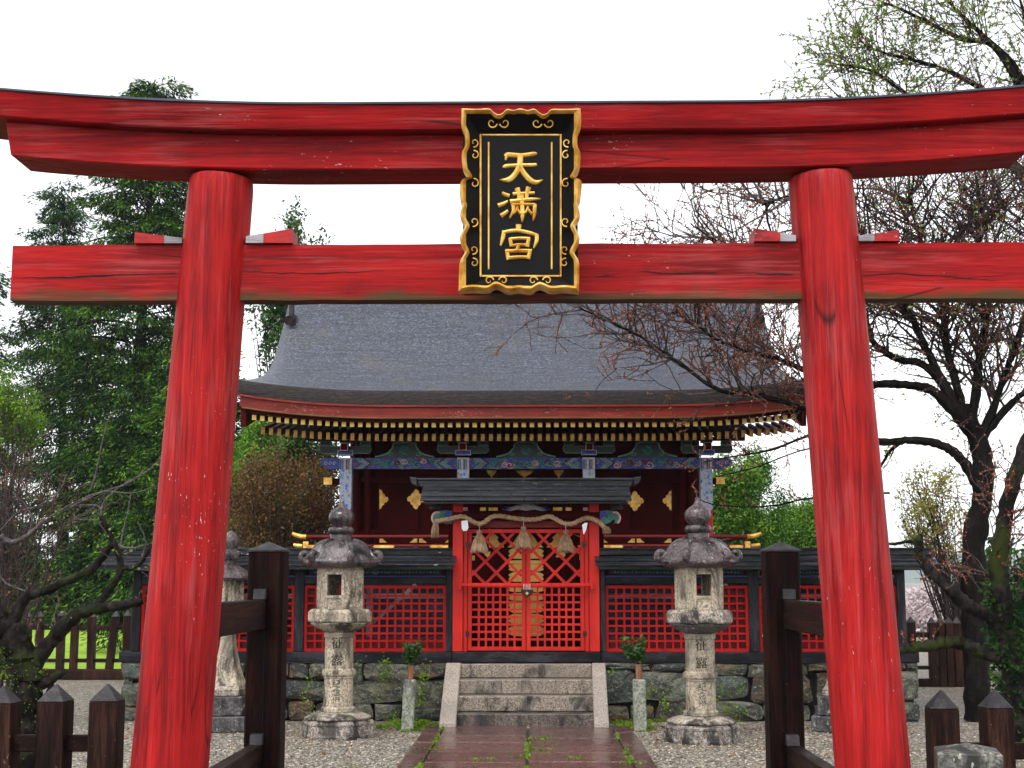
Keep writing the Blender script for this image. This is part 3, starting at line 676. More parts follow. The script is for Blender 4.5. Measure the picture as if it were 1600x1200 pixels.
# ================================================================== PICKET FENCES
def picket_mesh(mb, xc, yc, w_, zs, za, rz=0, lean=0):
    h = w_/2; M3 = Matrix.Rotation(rz, 3, 'Z')
    def P(x, y, z): v = M3 @ Vector((x, y, 0)); return (xc+v.x+lean*z, yc+v.y, z)
    mb.hexa([P(-h, -h, 0), P(h, -h, 0), P(h, h, 0), P(-h, h, 0)], [P(-h, -h, zs), P(h, -h, zs), P(h, h, zs), P(-h, h, zs)])
    k = h+.004
    mb.add([P(-k, -k, zs+.001), P(k, -k, zs+.001), P(k, k, zs+.001), P(-k, k, zs+.001), P(0, 0, za)], [(3, 2, 1, 0), (0, 1, 4), (1, 2, 4), (2, 3, 4), (3, 0, 4)], 1)
def picket_fence(label, Y, pxs, wpx, ya, ys, rails, root_px, cat='fence', wd=None, rnd=7, railth=.05, leans=None):
    r_ = random.Random(rnd)
    f = thing('picket_fence', (X(root_px, 1100, Y), Y, 0), label, cat)
    za, zs = Z(root_px, ya, Y), Z(root_px, ys, Y)
    for i, px in enumerate(pxs):
        w_ = (wd or (X(px+wpx, 1100, Y)-X(px, 1100, Y)))*r_.uniform(.95, 1.05)
        dz = r_.uniform(-.012, .012); mb = MB()
        picket_mesh(mb, X(px, 1100, Y), Y, w_, zs+dz, za+dz, r_.uniform(-.06, .06), (leans or {}).get(i, r_.uniform(-.006, .006)))
        mb.build('picket', [M['picket'], M['cap']], f, bevel=.006)
    for (y0, y1) in rails:
        mb = MB(); z0, z1 = Z(root_px, y1, Y), Z(root_px, y0, Y)
        mb.mm(X(min(pxs), 1100, Y)-.05, X(max(pxs), 1100, Y)+.05, Y-railth/2, Y+railth/2, z0, z1)
        mb.build('rail', M['rail'], f, bevel=.006)
    return f
picket_fence('low picket fence with pointed dark tops left of the left torii pillar', 8.35, [-152, -72, 7, 88, 168], 44, 1069, 1098, [(1148, 1174)], 88)
picket_fence('low picket fence with pointed dark tops right of the right torii pillar', 8.35, [1470, 1556, 1640, 1722], 44, 1075, 1106, [(1160, 1186)], 1520, rnd=9)
f = picket_fence('distant dark picket fence with a low kerb before the green lawn', 24.0, [-20, 10, 38, 57, 91, 112, 140, 167, 195], 11, 953, 963, [(977, 984), (1029, 1035)], 100, rnd=4, leans={7: .09, 6: -.015})
mb = MB(); mb.mm(X(-60, 1055, 24), X(205, 1055, 24), 23.88, 24.12, 0, .17); mb.build('kerb_beam', M['picket'], f, bevel=.02)
f = picket_fence('distant dark picket fence near the mossy tree on the right', 22.5, [1428, 1460, 1474, 1487, 1500, 1514, 1528, 1542], 12, 963, 974, [(988, 996), (1040, 1046), (1060, 1074)], 1470, rnd=6)

# ================================================================== MARKER STONE
Ym = 6.3; xa, xb = X(1474, 1170, Ym), X(1584, 1170, Ym); zt = Z(1520, 1180, Ym)
mk = thing('marker_stone', ((xa+xb)/2, Ym+.15, 0), 'square lichen covered stone post in front of the right picket fence', 'stone post')
mb = MB(); mx, my, hw = (xa+xb)/2, Ym+.16, (xb-xa)/2*.9; M3 = Matrix.Rotation(R(-12), 3, 'Z')
def mp(x, y, z): v = M3 @ Vector((x, y, 0)); return (mx+v.x, my+v.y, z)
lo = [mp(-hw, -hw, 0), mp(hw, -hw, 0), mp(hw, hw, 0), mp(-hw, hw, 0)]; hi = [mp(-hw, -hw, zt), mp(hw, -hw, zt), mp(hw, hw, zt), mp(-hw, hw, zt)]
mb.add(lo+hi+[mp(0, 0, zt+.035)], [(3, 2, 1, 0), (0, 1, 5, 4), (1, 2, 6, 5), (2, 3, 7, 6), (3, 0, 4, 7), (4, 5, 8), (5, 6, 8), (6, 7, 8), (7, 4, 8)])
mb.build('shaft', M['marker'], mk, bevel=.005)

# ================================================================== STONE STAIRS
st = thing('stone_stairs', (PC, 16.4, 0), 'four worn granite steps between sloping stone ramps below the gate', 'stairs')
Ys = [16.02, 16.27, 16.52, 16.77]; ytop = [1115, 1088, 1064, 1037]
xl0, xl1 = X(713, 1138, 15.97)-.01, X(928, 1138, 15.97)+.01
z0 = 0
r_ = random.Random(2)
zts = [.165, .335, .50, .66]
for i, Y in enumerate(Ys):
    mb = MB(); nb = 14
    P = []
    for row in range(5):
        line = []
        for k in range(nb+1):
            x = xl0+(xl1-xl0)*k/nb; jj = r_.uniform(-.004, .004)
            line.append([(x, Y+.022+jj, z0+.002), (x, Y+.004+jj, z0+.012), (x, Y+jj, zts[i]-.012), (x, Y+.010+jj, zts[i]+jj*.4), (x, Y+.34, zts[i])][row])
        P.append(line)
    mb.grid(P)
    mb.build('step', M['granite'] if i else M['step_dark'], st, smooth=25); z0 = zts[i]
mb = MB(); mb.mm(xl0-.02, xl1+.02, 15.93, 16.03, 0, .03); mb.build('kerb_slab', M['granite'], st, bevel=.006)
for (t0, t1, b0, b1) in ((698, 721, 687, 713), (924, 945, 928, 951)):
    mb = MB()
    ta, tb = X(t0, 1036, 16.85), X(t1, 1036, 16.85); ba, bb = X(b0, 1138, 15.97), X(b1, 1138, 15.97)
    mb.hexa([(ba, 15.86, 0), (bb, 15.86, 0), (tb, 16.93, 0), (ta, 16.93, 0)], [(ba, 15.875, .085), (bb, 15.875, .085), (tb, 16.74, .682), (ta, 16.74, .682)])
    mb.build('ramp_stone', M['cheek'], st, bevel=.008)

# ================================================================== RETAINING WALLS OF RUBBLE STONE
def rubble(mb, x0, x1, Y, z1, rnd):
    r_ = random.Random(rnd); rows = [0.0, .19, .47, z1] if rnd % 2 else [0.0, .21, .55, z1]
    nr = len(rows)-1
    def zr(k, x): return rows[k] + (0 if k in (0, nr) else .045*math.sin(x*2.1+k*2+rnd)+.03*math.sin(x*5.3+k*4))
    for k in range(nr):
        x = x0
        while x < x1-.02:
            L = r_.uniform(.26, .95)*(1 if rows[k+1]-rows[k] > .2 else .75); xe = min(x+L, x1)
            if x1-xe < .12: xe = x1
            g = .004; za = (zr(k, x)+zr(k, xe))/2; zb_ = (zr(k+1, x)+zr(k+1, xe))/2
            cx, cz = (x+xe)/2, (za+zb_)/2; hx, hz = (xe-x)/2-g, (zb_-za)/2-g
            if hz < .02: x = xe; continue
            n_ = 16; out = r_.uniform(.0, .05); ph = r_.uniform(0, 6); pw = r_.uniform(.20, .42); tl = r_.uniform(-.22, .22)
            o, m_, q = [], [], []
            for j in range(n_):
                a = 2*math.pi*j/n_; ca, sa = math.cos(a), math.sin(a)
                ux = math.copysign(abs(ca)**pw, ca); uz = math.copysign(abs(sa)**pw, sa)
                jit = 1+.045*math.sin(3*a+ph)+r_.uniform(-.07, .025)
                xx, zz = cx+hx*ux*jit, cz+hz*uz*jit+tl*hx*ux*.4
                o.append((xx, Y+.10, zz)); m_.append((cx+(xx-cx)*.985, Y-out*.6+r_.uniform(-.006, .006), cz+(zz-cz)*.96)); q.append((cx+(xx-cx)*.78+r_.uniform(-.02, .02), Y-out-.008+r_.uniform(-.012, .012), cz+(zz-cz)*.74+r_.uniform(-.012, .012)))
            vs = o+m_+q+[(cx, Y-out-.016+r_.uniform(-.012, .008), cz)]; fs = []
            for j in range(n_):
                j2 = (j+1) % n_
                fs += [(j, j2, n_+j2, n_+j), (n_+j, n_+j2, 2*n_+j2, 2*n_+j), (2*n_+j, 2*n_+j2, 3*n_)]
            mb.add(vs, fs); x = xe
WZ = .665
XL, XR = X(197, 1050, YG), X(1428, 1050, YG)
for x0, x1, rn, lab in ((XL, xl0-.12, 11, 'rubble stone retaining wall left of the stone stairs'), (xl1+.12, XR, 14, 'rubble stone retaining wall right of the stone stairs')):
    rw = thing('stone_wall', ((x0+x1)/2, YG-.15, 0), lab, 'stone wall')
    mb = MB(); rubble(mb, x0, x1, YG-.17, WZ, rn); mb.build('stones', M['wallstone'], rw, smooth=35)
    mb = MB(); mb.mm(x0+.04, x1-.04, YG-.10, YG+.045, 0, WZ-.012); mb.build('wall_core', M['ink'], rw)
    mb = MB(); rs = random.Random(rn+50)
    sgn = -1 if x0 < 0 else 1
    # the outer end returns to the back
    m2 = MB(); rubble(m2, 0, 8.0, 0, WZ, rn+3)
    xe = x0 if sgn < 0 else x1
    if sgn < 0: m2.v = [(xe+p[1]+.02, YG-.15+8.0-p[0], p[2]) for p in m2.v]
    else: m2.v = [(xe-p[1]-.02, YG-.15+p[0], p[2]) for p in m2.v]
    m2.build('return_stones', M['wallstone'], rw, smooth=35)
# ================================================================== LATTICE FENCE WINGS
zs0, zs1 = Z(822, 1035, YG-.12), Z(822, 1019, YG-.12)       # sill beam
zl0, zl1 = zs1+.002, Z(822, 915, YG)                         # lattice
zlin0, zlin1 = Z(822, 912, YG-.06), Z(822, 902, YG-.06)      # lintel
zfr1 = Z(822, 886, YG)
zeave, zridge = Z(822, 884, YG-.42), Z(822, 866, YG)
GX = X(822, 900, YG)
def lattice(mb, x0, x1, z0, z1, Y, nx, nz, t, fr):
    mb.mm(x0, x0+fr, Y-.025, Y+.025, z0, z1); mb.mm(x1-fr, x1, Y-.025, Y+.025, z0, z1)
    mb.mm(x0+fr, x1-fr, Y-.025, Y+.025, z0, z0+fr); mb.mm(x0+fr, x1-fr, Y-.025, Y+.025, z1-fr, z1)
    for i in range(1, nx):
        x = x0+fr+(x1-x0-2*fr)*i/nx; mb.mm(x-t/2, x+t/2, Y-.012, Y+.010, z0+fr, z1-fr)
    for i in range(1, nz):
        z = z0+fr+(z1-z0-2*fr)*i/nz; mb.mm(x0+fr, x1-fr, Y-.015, Y+.013, z-t/2, z+t/2)
def course_roof(mb, x0, x1, yc, half, ze, zr, n, th, r_, lap=.03, back=True):
    for s in ((-1, 1) if back else (-1,)):
        for k in range(n):
            t0, t1 = k/n, min((k+1)/n+.12, 1)
            ya, yb = yc+s*half*(1-t0), yc+s*half*(1-t1); za, zb = ze+(zr-ze)*t0+k*.0, ze+(zr-ze)*t1
            o = .012*(1 if k else 0)
            x = x0
            while x < x1-.01:
                L = r_.uniform(1.0, 1.9); xe = min(x+L, x1)
                if x1-xe < .5: xe = x1
                j = r_.uniform(-.004, .004)
                a = [(x+.002, ya, za+o+j), (xe-.002, ya, za+o+j), (xe-.002, yb, zb+o+j*.5-.012), (x+.002, yb, zb+o+j*.5-.012)]
                b_ = [(p[0], p[1], p[2]+th) for p in a]
                mb.hexa(a, b_); x = xe
def wing(posts, roof, gate_px, label, sgn):
    x_in = X(gate_px, 1000, YG)
    xs = [(X(a, 1000, YG), X(b_, 1000, YG)) for a, b_ in posts]
    xo = xs[-1][0] if sgn < 0 else xs[-1][1]
    w_ = thing('lattice_fence', ((x_in+xo)/2, YG, WZ), label, 'shrine fence', 'red lattice fences beside the gate')
    mb = MB(); mb.mm(min(xo, x_in)-.12*(sgn < 0), max(xo, x_in)+.12*(sgn > 0), YG-.13, YG+.13, zs0, zs1); mb.build('sill', M['black'], w_, bevel=.008)
    ztop = zeave+.02
    for a, b_ in xs:
        mb = MB(); mb.mm(a, b_, YG-.07, YG+.07, zs1+.001, ztop); mb.build('post', M['black_v'], w_, bevel=.006)
    for i in range(len(xs)):
        if sgn < 0: a, b_ = (xs[i+1][1], xs[i][0]) if i+1 < len(xs) else (None, None)
        else: a, b_ = (xs[i][1], xs[i+1][0]) if i+1 < len(xs) else (None, None)
        if a is None: continue
        mb = MB(); lattice(mb, a+.001, b_-.001, zl0, zl1, YG, 17, 8, .022, .035); mb.build('lattice_panel', M['lattice'], w_)
        mb = MB(); xb_ = a+(b_-a)*(.42 if sgn < 0 else .58); mb.mm(xb_-.04, xb_+.04, YG+.55, YG+.63, .605, zl1); mb.mm(a+.01, b_-.01, YG+.64, YG+.68, zl1-.16, zl1-.10); mb.box((xb_+.30, YG+.66, zl1-.22), (.70, .03, .045), Matrix.Rotation(R(-42), 3, 'Y')); mb.build('inner_brace', M['grey_wood'], w_)
        if i == 0:
            mb = MB(); q0, q1 = (a+.003, a+.20) if sgn < 0 else (b_-.34, b_-.003); mb.mm(q0, q1, YG+.05, YG+.062, zl0+.171, zl1); mb.build('back_board', M['midred'], w_)
        mb = MB(); mb.mm(a+.002, b_-.002, YG+.05, YG+.07, zl0, zl0+.17); mb.build('kick_board', M['midred'], w_)
        mb = MB(); mb.mm(a+.001, b_-.001, YG-.06, YG+.06, zlin0, zlin1); mb.build('lintel', M['black'], w_, bevel=.004)
        # painted frieze: blue strip, red frame, dark panel with pale green scrolls
        fr = MB(); f0, f1 = zlin1+.002, zfr1-.02
        fr.mm(a+.001, b_-.001, YG-.05, YG+.05, f0, f0+.018, 2)
        fr.mm(a+.02, b_-.02, YG-.028, YG+.02, f0+.02, f1, 1)
        for q0, q1, r0, r1 in ((a+.02, b_-.02, f0+.02, f0+.035), (a+.02, b_-.02, f1-.012, f1), (a+.02, a+.05, f0+.036, f1-.013), (b_-.05, b_-.02, f0+.036, f1-.013)):
            fr.mm(q0, q1, YG-.04, YG-.029, r0, r1, 0)
        rz = (f0+.035+f1-.012)/2; hh = (f1-f0-.05)/2
        r_ = random.Random(int(a*100))
        x = a+.12; k = 0
        while x < b_-.1:
            rr_ = hh*.62
            pts = [(x+rr_*(1-.7*t/14)*math.cos(t/14*7.5+k*math.pi), YG-.033, rz+rr_*(1-.7*t/14)*math.sin(t/14*7.5+k*math.pi)*(1 if k % 2 else -1)) for t in range(15)]
            fr.tube(pts, .0065, 4, 3 if k % 3 else 4); x += hh*1.7; k += 1
        mb2 = [(GX, 0)]
        xm = (a+b_)/2
        for q in range(6):
            an = q*math.pi/3; fr.lathe([(.016, -.004), (.012, .004)], 8, (xm+.024*math.cos(an), YG-.037, rz+.024*math.sin(an)), 0, 5)
        fr.build('frieze', [M['dkred'], M['green'], M['blue'], M['teal'], M['green_lt'], M['white']], w_)
    r0, r1 = X(roof[0], 870, YG), X(roof[1], 870, YG)
    mb = MB(); r_ = random.Random(int(abs(r0)*77))
    course_roof(mb, r0, r1, YG, .44, zeave, zridge-.02, 3, .02, r_)
    mb.mm(r0+.03, r1-.03, YG-.40, YG-.34, zeave-.045, zeave-.002); mb.mm(r0+.03, r1-.03, YG+.34, YG+.40, zeave-.045, zeave-.002)
    nb = int((r1-r0)/.3)
    for i in range(nb+1):
        x = r0+.06+(r1-r0-.12)*i/nb; mb.hexa([(x-.02, YG-.33, zeave-.04), (x+.02, YG-.33, zeave-.04), (x+.02, YG+.33, zeave-.04), (x-.02, YG+.33, zeave-.04)], [(x-.02, YG-.33, zeave-.004), (x+.02, YG-.33, zeave-.004), (x+.02, YG+.33, zeave-.004), (x-.02, YG+.33, zeave-.004)])
    ro = mb.build('roof', M['board'], w_, bevel=.004)
    xq = xs[-1][0] if sgn < 0 else xs[-1][1]                  # the enclosure runs on to the back, boarded
    sb = MB(); sb.mm(xq, xq-sgn*.06, YG+.15, YG+9.0, zs0, zlin1); sb.mm(xq-sgn*.061, 0 if sgn < 0 else .001, YG+8.94, YG+9.0, zs0, zlin1); sb.build('side_boards', M['black'], w_)
    sb = MB(); yy = YG+.46
    for k in (-1, 1): sb.hexa([(xq+k*.02, yy, zridge-.02), (xq+k*.02, YG+9, zridge-.02), (xq+k*.42, YG+9, zeave), (xq+k*.42, yy, zeave)], [(xq+k*.02, yy, zridge), (xq+k*.02, YG+9, zridge), (xq+k*.42, YG+9, zeave+.02), (xq+k*.42, yy, zeave+.02)])
    sb.build('side_roof', M['board'], w_)
    mb = MB(); mb.mm(r0-.02, r1+.02, YG-.075, YG+.075, zridge-.01, zridge+.05); mb.mm(r0-.03, r1+.03, YG-.10, YG+.10, zridge+.051, zridge+.075)
    mb.build('ridge', M['board'], ro, bevel=.005)
    return w_
wing([(697, 707), (460, 475), (207, 220)], (163, 714), 707, 'red lattice fence with black wet board roof left of the gate', -1)
wing([(938, 946), (1170, 1186), (1402, 1415)], (928, 1453), 938, 'red lattice fence with black wet board roof right of the gate', 1)

# ================================================================== GATE
gt = thing('shrine_gate', (GX, YG, WZ), 'vermilion lattice double gate under a black board roof', 'gate')
mb = MB(); mb.mm(X(707, 1027, YG)+.001, X(938, 1027, YG)-.001, YG-.135, YG+.13, zs0, zs1); mb.build('threshold', M['black'], gt, bevel=.008)
zgt = Z(822, 787, YG)
for a, b_ in ((708, 724), (920, 936)):
    mb = MB(); mb.mm(X(a, 900, YG), X(b_, 900, YG), YG-.11, YG+.09, zs1+.002, zgt); mb.build('gate_post', M['verm'], gt, bevel=.008)
for a, b_ in ((724.5, 730.5), (913.5, 919.5)):
    mb = MB(); mb.mm(X(a, 900, YG), X(b_, 900, YG), YG-.06, YG+.05, zs1+.002, Z(822, 826, YG)); mb.build('jamb', M['verm'], gt, bevel=.004)
mb = MB(); mb.mm(X(724.5, 820, YG), X(919.5, 820, YG), YG-.08, YG+.06, Z(822, 825, YG)+.001, Z(822, 814, YG)); mb.build('lintel', M['midred'], gt, bevel=.005)
mb = MB(); mb.mm(X(696, 805, YG), X(948, 805, YG), YG-.13, YG-.112, Z(822, 812, YG), Z(822, 801, YG)); mb.mm(X(724.5, 805, YG), X(919.5, 805, YG), YG-.10, YG+.08, Z(822, 813, YG), Z(822, 801, YG)+.0)
mb.build('crossbeam', M['dkred'], gt, bevel=.005)
zb0, zb1 = Z(822, 800.5, YG), Z(822, 788, YG)
mb = MB(); mb.mm(X(690, 795, YG), X(954, 795, YG), YG-.10, YG+.07, zb0, zb1); mb.build('upper_beam', M['dkred'], gt, bevel=.004)
for px, w_, mi in ((728, 7, 1), (755, 9, 0), (771, 14, 0), (871, 14, 0), (888, 9, 0), (914, 7, 1)):
    x = X(px, 796, YG); h = (X(px+w_, 796, YG)-x)/2; gp = MB(); gp.mm(x-h, x+h, YG-.112, YG-.1005, Z(px, 798.5, YG), Z(px, 793.5, YG)); gp.build('beam_fitting', M['pink'] if mi else M['gold'], gt)
fo = MB()                                                      # carved frog-leg strut under the gate roof
pts = [(788, 797), (798, 793), (808, 789), (822, 785), (836, 789), (846, 793), (856, 797), (846, 798.5), (836, 796), (822, 798), (808, 796), (798, 798.5)]
fo.prism([(X(a, b_, YG-.12), Z(a, b_, YG-.12)) for a, b_ in pts], YG-.15, YG-.1135, 0)
for s in (-1, 1):
    fo.tube([at(822+s*(6+2.2*i), 788+.75*i+1.5*math.sin(i*1.3), YG-.155) for i in range(12)], .008, 5, 1)
    fo.tube([at(822+s*(30+8*(1-.6*i/10)*math.cos(i*.6)), 794+3*(1-.6*i/10)*math.sin(i*.6), YG-.155) for i in range(11)], .007, 5, 2)
fo.build('frog_leg_strut', [M['white'], M['grey_wood'], M['blue']], gt)
# roof
zge, zgr = Z(822, 783, YG-.5), Z(822, 757, YG)
r0, r1 = X(659, 770, YG-.3), X(985, 770, YG-.3)
mb = MB(); course_roof(mb, r0, r1, YG, .55, zge, zgr-.01, 5, .022, random.Random(4))
mb.mm(r0+.04, r1-.04, YG-.50, YG-.44, zge-.03, zge-.003); mb.mm(r0+.04, r1-.04, YG+.44, YG+.50, zge-.05, zge-.003)
for xx in (r0+.05, X(712, 780, YG), GX, X(932, 780, YG), r1-.11):
    mb.prism([(xx, zb1+.001), (xx+.06, zb1+.001), (xx+.06, zge+.0), (xx, zge+.0)], YG-.43, YG+.43)
gr = mb.build('roof', M['board'], gt, bevel=.004)
mb = MB(); ra, rb_ = X(657, 756, YG), X(985, 756, YG); rx0_, rx1_ = X(641, 756, YG), X(1001, 756, YG)
mb.prism([(ra, zgr-.03), (rb_, zgr-.03), (rb_+.03, zgr+.045), (ra-.03, zgr+.045)], YG-.09, YG+.09)
mb.prism([(rx0_+.03, zgr+.0), (ra-.035, zgr-.02), (ra-.035, zgr+.075), (rx0_, zgr+.085)], YG-.14, YG+.14)
mb.prism([(rb_+.035, zgr-.02), (rx1_-.03, zgr+.0), (rx1_, zgr+.085), (rb_+.035, zgr+.075)], YG-.14, YG+.14)
mb.mm(ra-.034, rb_+.034, YG-.12, YG+.12, zgr+.046, zgr+.07)
mb.build('ridge', M['board'], gr, bevel=.005)
# carved beam ends with scrolls
for s in (-1, 1):
    q = MB(); c0 = 692 if s < 0 else 952
    L = lambda dx, dy: (X(c0+s*dx, 808+dy, YG-.06), Z(c0+s*dx, 808+dy, YG-.06))
    poly = [(-15, -9), (-4, -10), (6, -9), (13, -5), (16, 2), (14, 9), (8, 10), (9, 5), (5, 3), (2, 8), (-5, 11), (-15, 10)]
    q.prism([L(*p) for p in poly], YG-.13, YG+.03, 0)
    q.prism([L(*p) for p in [(-15.2, -8), (-6, -9), (-3, -3), (-8, 2), (-15.2, 3)]], YG-.137, YG-.131, 1)
    for cx, cy, r, dr in ((2, -1, 6, 1), (-8, 5, 4.5, -1), (9, -1, 4, 1)):
        pts = [(L(cx+r*(1-.75*t/16)*math.cos(t*.5*dr), cy+r*(1-.75*t/16)*math.sin(t*.5*dr))) for t in range(17)]
        q.tube([(a, YG-.138, b_) for a, b_ in pts], .009, 5, 2 if r < 6 else 3)
    pts = [L(8+8*math.cos(t), 2+9*math.sin(t)) for t in [(-2+.28*i) for i in range(12)]]
    q.tube([(a, YG-.13, b_) for a, b_ in pts], .014, 6, 4)
    q.build('carved_beam_end', [M['teal'], M['blue'], M['green_lt'], M['teal'], M['pink']], gt)
# door leaves
zd0, zd1 = zs1+.012, Z(822, 827, YG); zmid = Z(822, 914, YG)
for a, b_ in ((731, 821.4), (822.6, 913)):
    x0, x1 = X(a, 900, YG), X(b_, 900, YG); fw = .048
    mb = MB()
    mb.mm(x0, x0+fw, YG-.03, YG+.03, zd0, zd1); mb.mm(x1-fw, x1, YG-.03, YG+.03, zd0, zd1)
    for z_ in (zd0, zmid-.03, zd1-.045): mb.mm(x0+fw, x1-fw, YG-.028, YG+.028, z_, z_+.045)
    d = mb.build('door', M['verm'], gt, bevel=.003)
    mb = MB(); lx0, lx1, lz0, lz1 = x0+fw, x1-fw, zd0+.045, zmid-.03
    for i in range(1, 7): x = lx0+(lx1-lx0)*i/7; mb.mm(x-.012, x+.012, YG-.018, YG+.010, lz0, lz1)
    for i in range(1, 8): z = lz0+(lz1-lz0)*i/8; mb.mm(lx0, lx1, YG-.021, YG+.013, z-.012, z+.012)
    mb.build('square_lattice', M['verm'], d)
    mb = MB(); uz0, uz1 = zmid+.015, zd1-.045; W_, H_ = lx1-lx0, uz1-uz0
    def clip(sx, c):
        pts = []
        for x in (0, W_):
            z = sx*x+c
            if -1e-6 <= z <= H_+1e-6: pts.append((x, z))
        for z in (0, H_):
            x = (z-c)/sx
            if 1e-6 < x < W_-1e-6: pts.append((x, z))
        return pts
    gap = W_/2.25
    for k in range(-4, 6):
        for sx, c0 in ((1.0, gap*k+.1), (-1.0, gap*k+.42)):
            for off in (0,):
                p = clip(sx, c0)
                if len(p) < 2: continue
                (xa, za), (xb, zb) = p[:2]
                L_ = math.hypot(xb-xa, zb-za); an = math.atan2(zb-za, xb-xa)
                mb.box((lx0+(xa+xb)/2, YG-(.004 if sx > 0 else -.004), uz0+(za+zb)/2), (L_, .02 if sx > 0 else .022, .032), Matrix.Rotation(-an, 3, 'Y'))
    mb.build('diagonal_lattice', M['verm'], d)
    for py in (851, 990):
        hx = x0 if a < 800 else x1; hg = MB()
        hg.mm(hx-.022, hx+.022, YG-.066, YG-.032, Z(a, py+4, YG), Z(a, py-4, YG)); hg.build('hinge', M['iron'], d)
mb = MB(); mb.mm(X(717, 913, YG-.15), X(927, 913, YG-.15), YG-.17, YG-.125, Z(822, 916, YG-.15), Z(822, 911, YG-.15))
for px in (718, 924): mb.mm(X(px-2, 913, YG-.15), X(px+3, 913, YG-.15), YG-.20, YG-.112, Z(822, 921, YG-.15), Z(822, 909, YG-.15))
mb.build('cross_bar', M['verm'], gt, bevel=.004)

# padlock
lk = at(823, 922, YG-.2)
pl_ = thing('padlock', (lk.x, YG-.19, lk.z), 'dark antique padlock hanging on the middle of the gate bar', 'padlock')
P = lambda px, py: (X(px, py, YG-.2), Z(px, py, YG-.2))
mb = MB(); mb.prism([P(814, 921), P(833, 921), P(833.5, 926), P(828, 931), P(823.5, 933.5), P(819, 931), P(814, 926)], YG-.225, YG-.175)
mb.build('lock_body', M['iron'], pl_, bevel=.006)
mb = MB()
for px in (818.5, 822, 825, 828): mb.tube([at(px, 913, YG-.2), at(px, 922, YG-.2)], .006, 6)
mb.build('shackle', M['steel'], pl_)
mb = MB(); mb.prism([P(820.5, 927), P(823.5, 924.5), P(826.5, 927), P(823.5, 930)], YG-.232, YG-.2255); mb.build('keyhole_plate', M['gold_dk'], pl_)

# ================================================================== STRAW ROPE WITH TASSELS AND PAPER
YR = YG-.20
rope = thing('sacred_rope', (GX, YR, Z(822, 815, YR)), 'twisted straw rope with three tassels strung across the gate lintel', 'rope')
key = [(681, 815), (690, 813), (702, 811), (712, 808.5), (722, 807), (732, 811), (741, 816), (750, 818.5), (758, 815), (766, 809), (776, 806), (787, 807), (800, 809.5), (814, 811), (826, 812), (840, 811), (852, 808), (860, 807), (868, 811), (877, 816), (886, 819), (896, 818), (906, 813), (916, 809.5), (926, 811), (936, 816), (944, 824)]
cen = []
for i in range(len(key)-1):
    for q in range(8):
        t = q/8; p0, p1, p2, p3 = key[max(i-1, 0)], key[i], key[i+1], key[min(i+2, len(key)-1)]
        f = lambda k: .5*((2*p1[k])+(-p0[k]+p2[k])*t+(2*p0[k]-5*p1[k]+4*p2[k]-p3[k])*t*t+(-p0[k]+3*p1[k]-3*p2[k]+p3[k])*t**3)
        cen.append(at(f(0), f(1), YR))
s = 0; mb = MB(); st3 = [[], [], []]
for i, p in enumerate(cen):
    if i: s += (cen[i]-cen[i-1]).length
    tg = (cen[min(i+1, len(cen)-1)]-cen[max(i-1, 0)]).normalized(); u = Vector((0, -1, 0)); v = tg.cross(u)
    for k in range(3):
        a = s*2*math.pi/.17+k*2*math.pi/3; st3[k].append(p+(u*math.cos(a)+v*math.sin(a))*.0145)
for k in range(3): mb.tube(st3[k], .0160, 7)
mb.build('rope', M['straw'], rope, smooth=60)
def tassel(px, y0, y1, wpx, cord_y):
    r_ = random.Random(px)
    Yt = YR-.03; c = at(px, y0, Yt); s_ = (at(px+1, y0, Yt)-c).x
    H = (y1-y0)*s_; hw = wpx*s_/2
    mb = MB(); prof = [(hw*.25, 0), (hw*.34, -H*.04), (hw*.34, -H*.14), (hw*.26, -H*.18), (hw*.30, -H*.21), (hw*.60, -H*.42), (hw*.86, -H*.68), (hw*1.0, -H*.90), (hw*.96, -H*.97), (hw*.55, -H)]
    mb.lathe(prof, 40, c, 0, 0, lambda a, i: 1+(.05 if i > 4 else .02)*math.sin(a*20+i*.4))
    for k in range(170):
        a = r_.uniform(0, 2*math.pi); rr_ = math.sqrt(r_.random()); b_ = r_.uniform(.0, .06)
        p0 = Vector((c.x+hw*.3*math.cos(a), c.y+hw*.3*math.sin(a), c.z-H*.2))
        p1 = Vector((c.x+hw*(.66+b_)*math.cos(a), c.y+hw*(.66+b_)*math.sin(a), c.z-H*.48))
        p2 = Vector((c.x+hw*(1.0+b_)*math.cos(a+.04), c.y+hw*(1.0+b_)*math.sin(a+.04), c.z-H*(r_.uniform(.93, 1.06))))
        mb.tube([p0, p1, p2], .0035, 3)
    t = mb.build('tassel', M['straw_b'], rope, smooth=40)
    mb = MB(); mb.tube([at(px, cord_y, YR-.02), Vector((c.x, c.y, c.z))], .004, 5); mb.build('cord', M['white'], t)
tassel(749, 829, 862, 26, 818); tassel(818, 823, 856, 25, 812); tassel(884, 829, 862, 26, 819)
for px, y0, y1, wd, dx in ((681, 815, 838, 13, -1), (945, 823, 832, 14, 3)):
    mb = MB(); r_ = random.Random(px)
    for k in range(110):
        a = at(px+r_.uniform(-3, 3), y0+r_.uniform(-1, 2), YR); b_ = at(px+dx+r_.uniform(-.5, .5)*wd, y1+r_.uniform(-6, 3), YR+r_.uniform(-.04, .04))
        m_ = a.lerp(b_, .5)+Vector((r_.uniform(-.015, .015), r_.uniform(-.02, .02), 0)); mb.tube([a, m_, b_], [.007, .006, .002], 4)
    mb.build('frayed_end', M['straw_b'], rope)
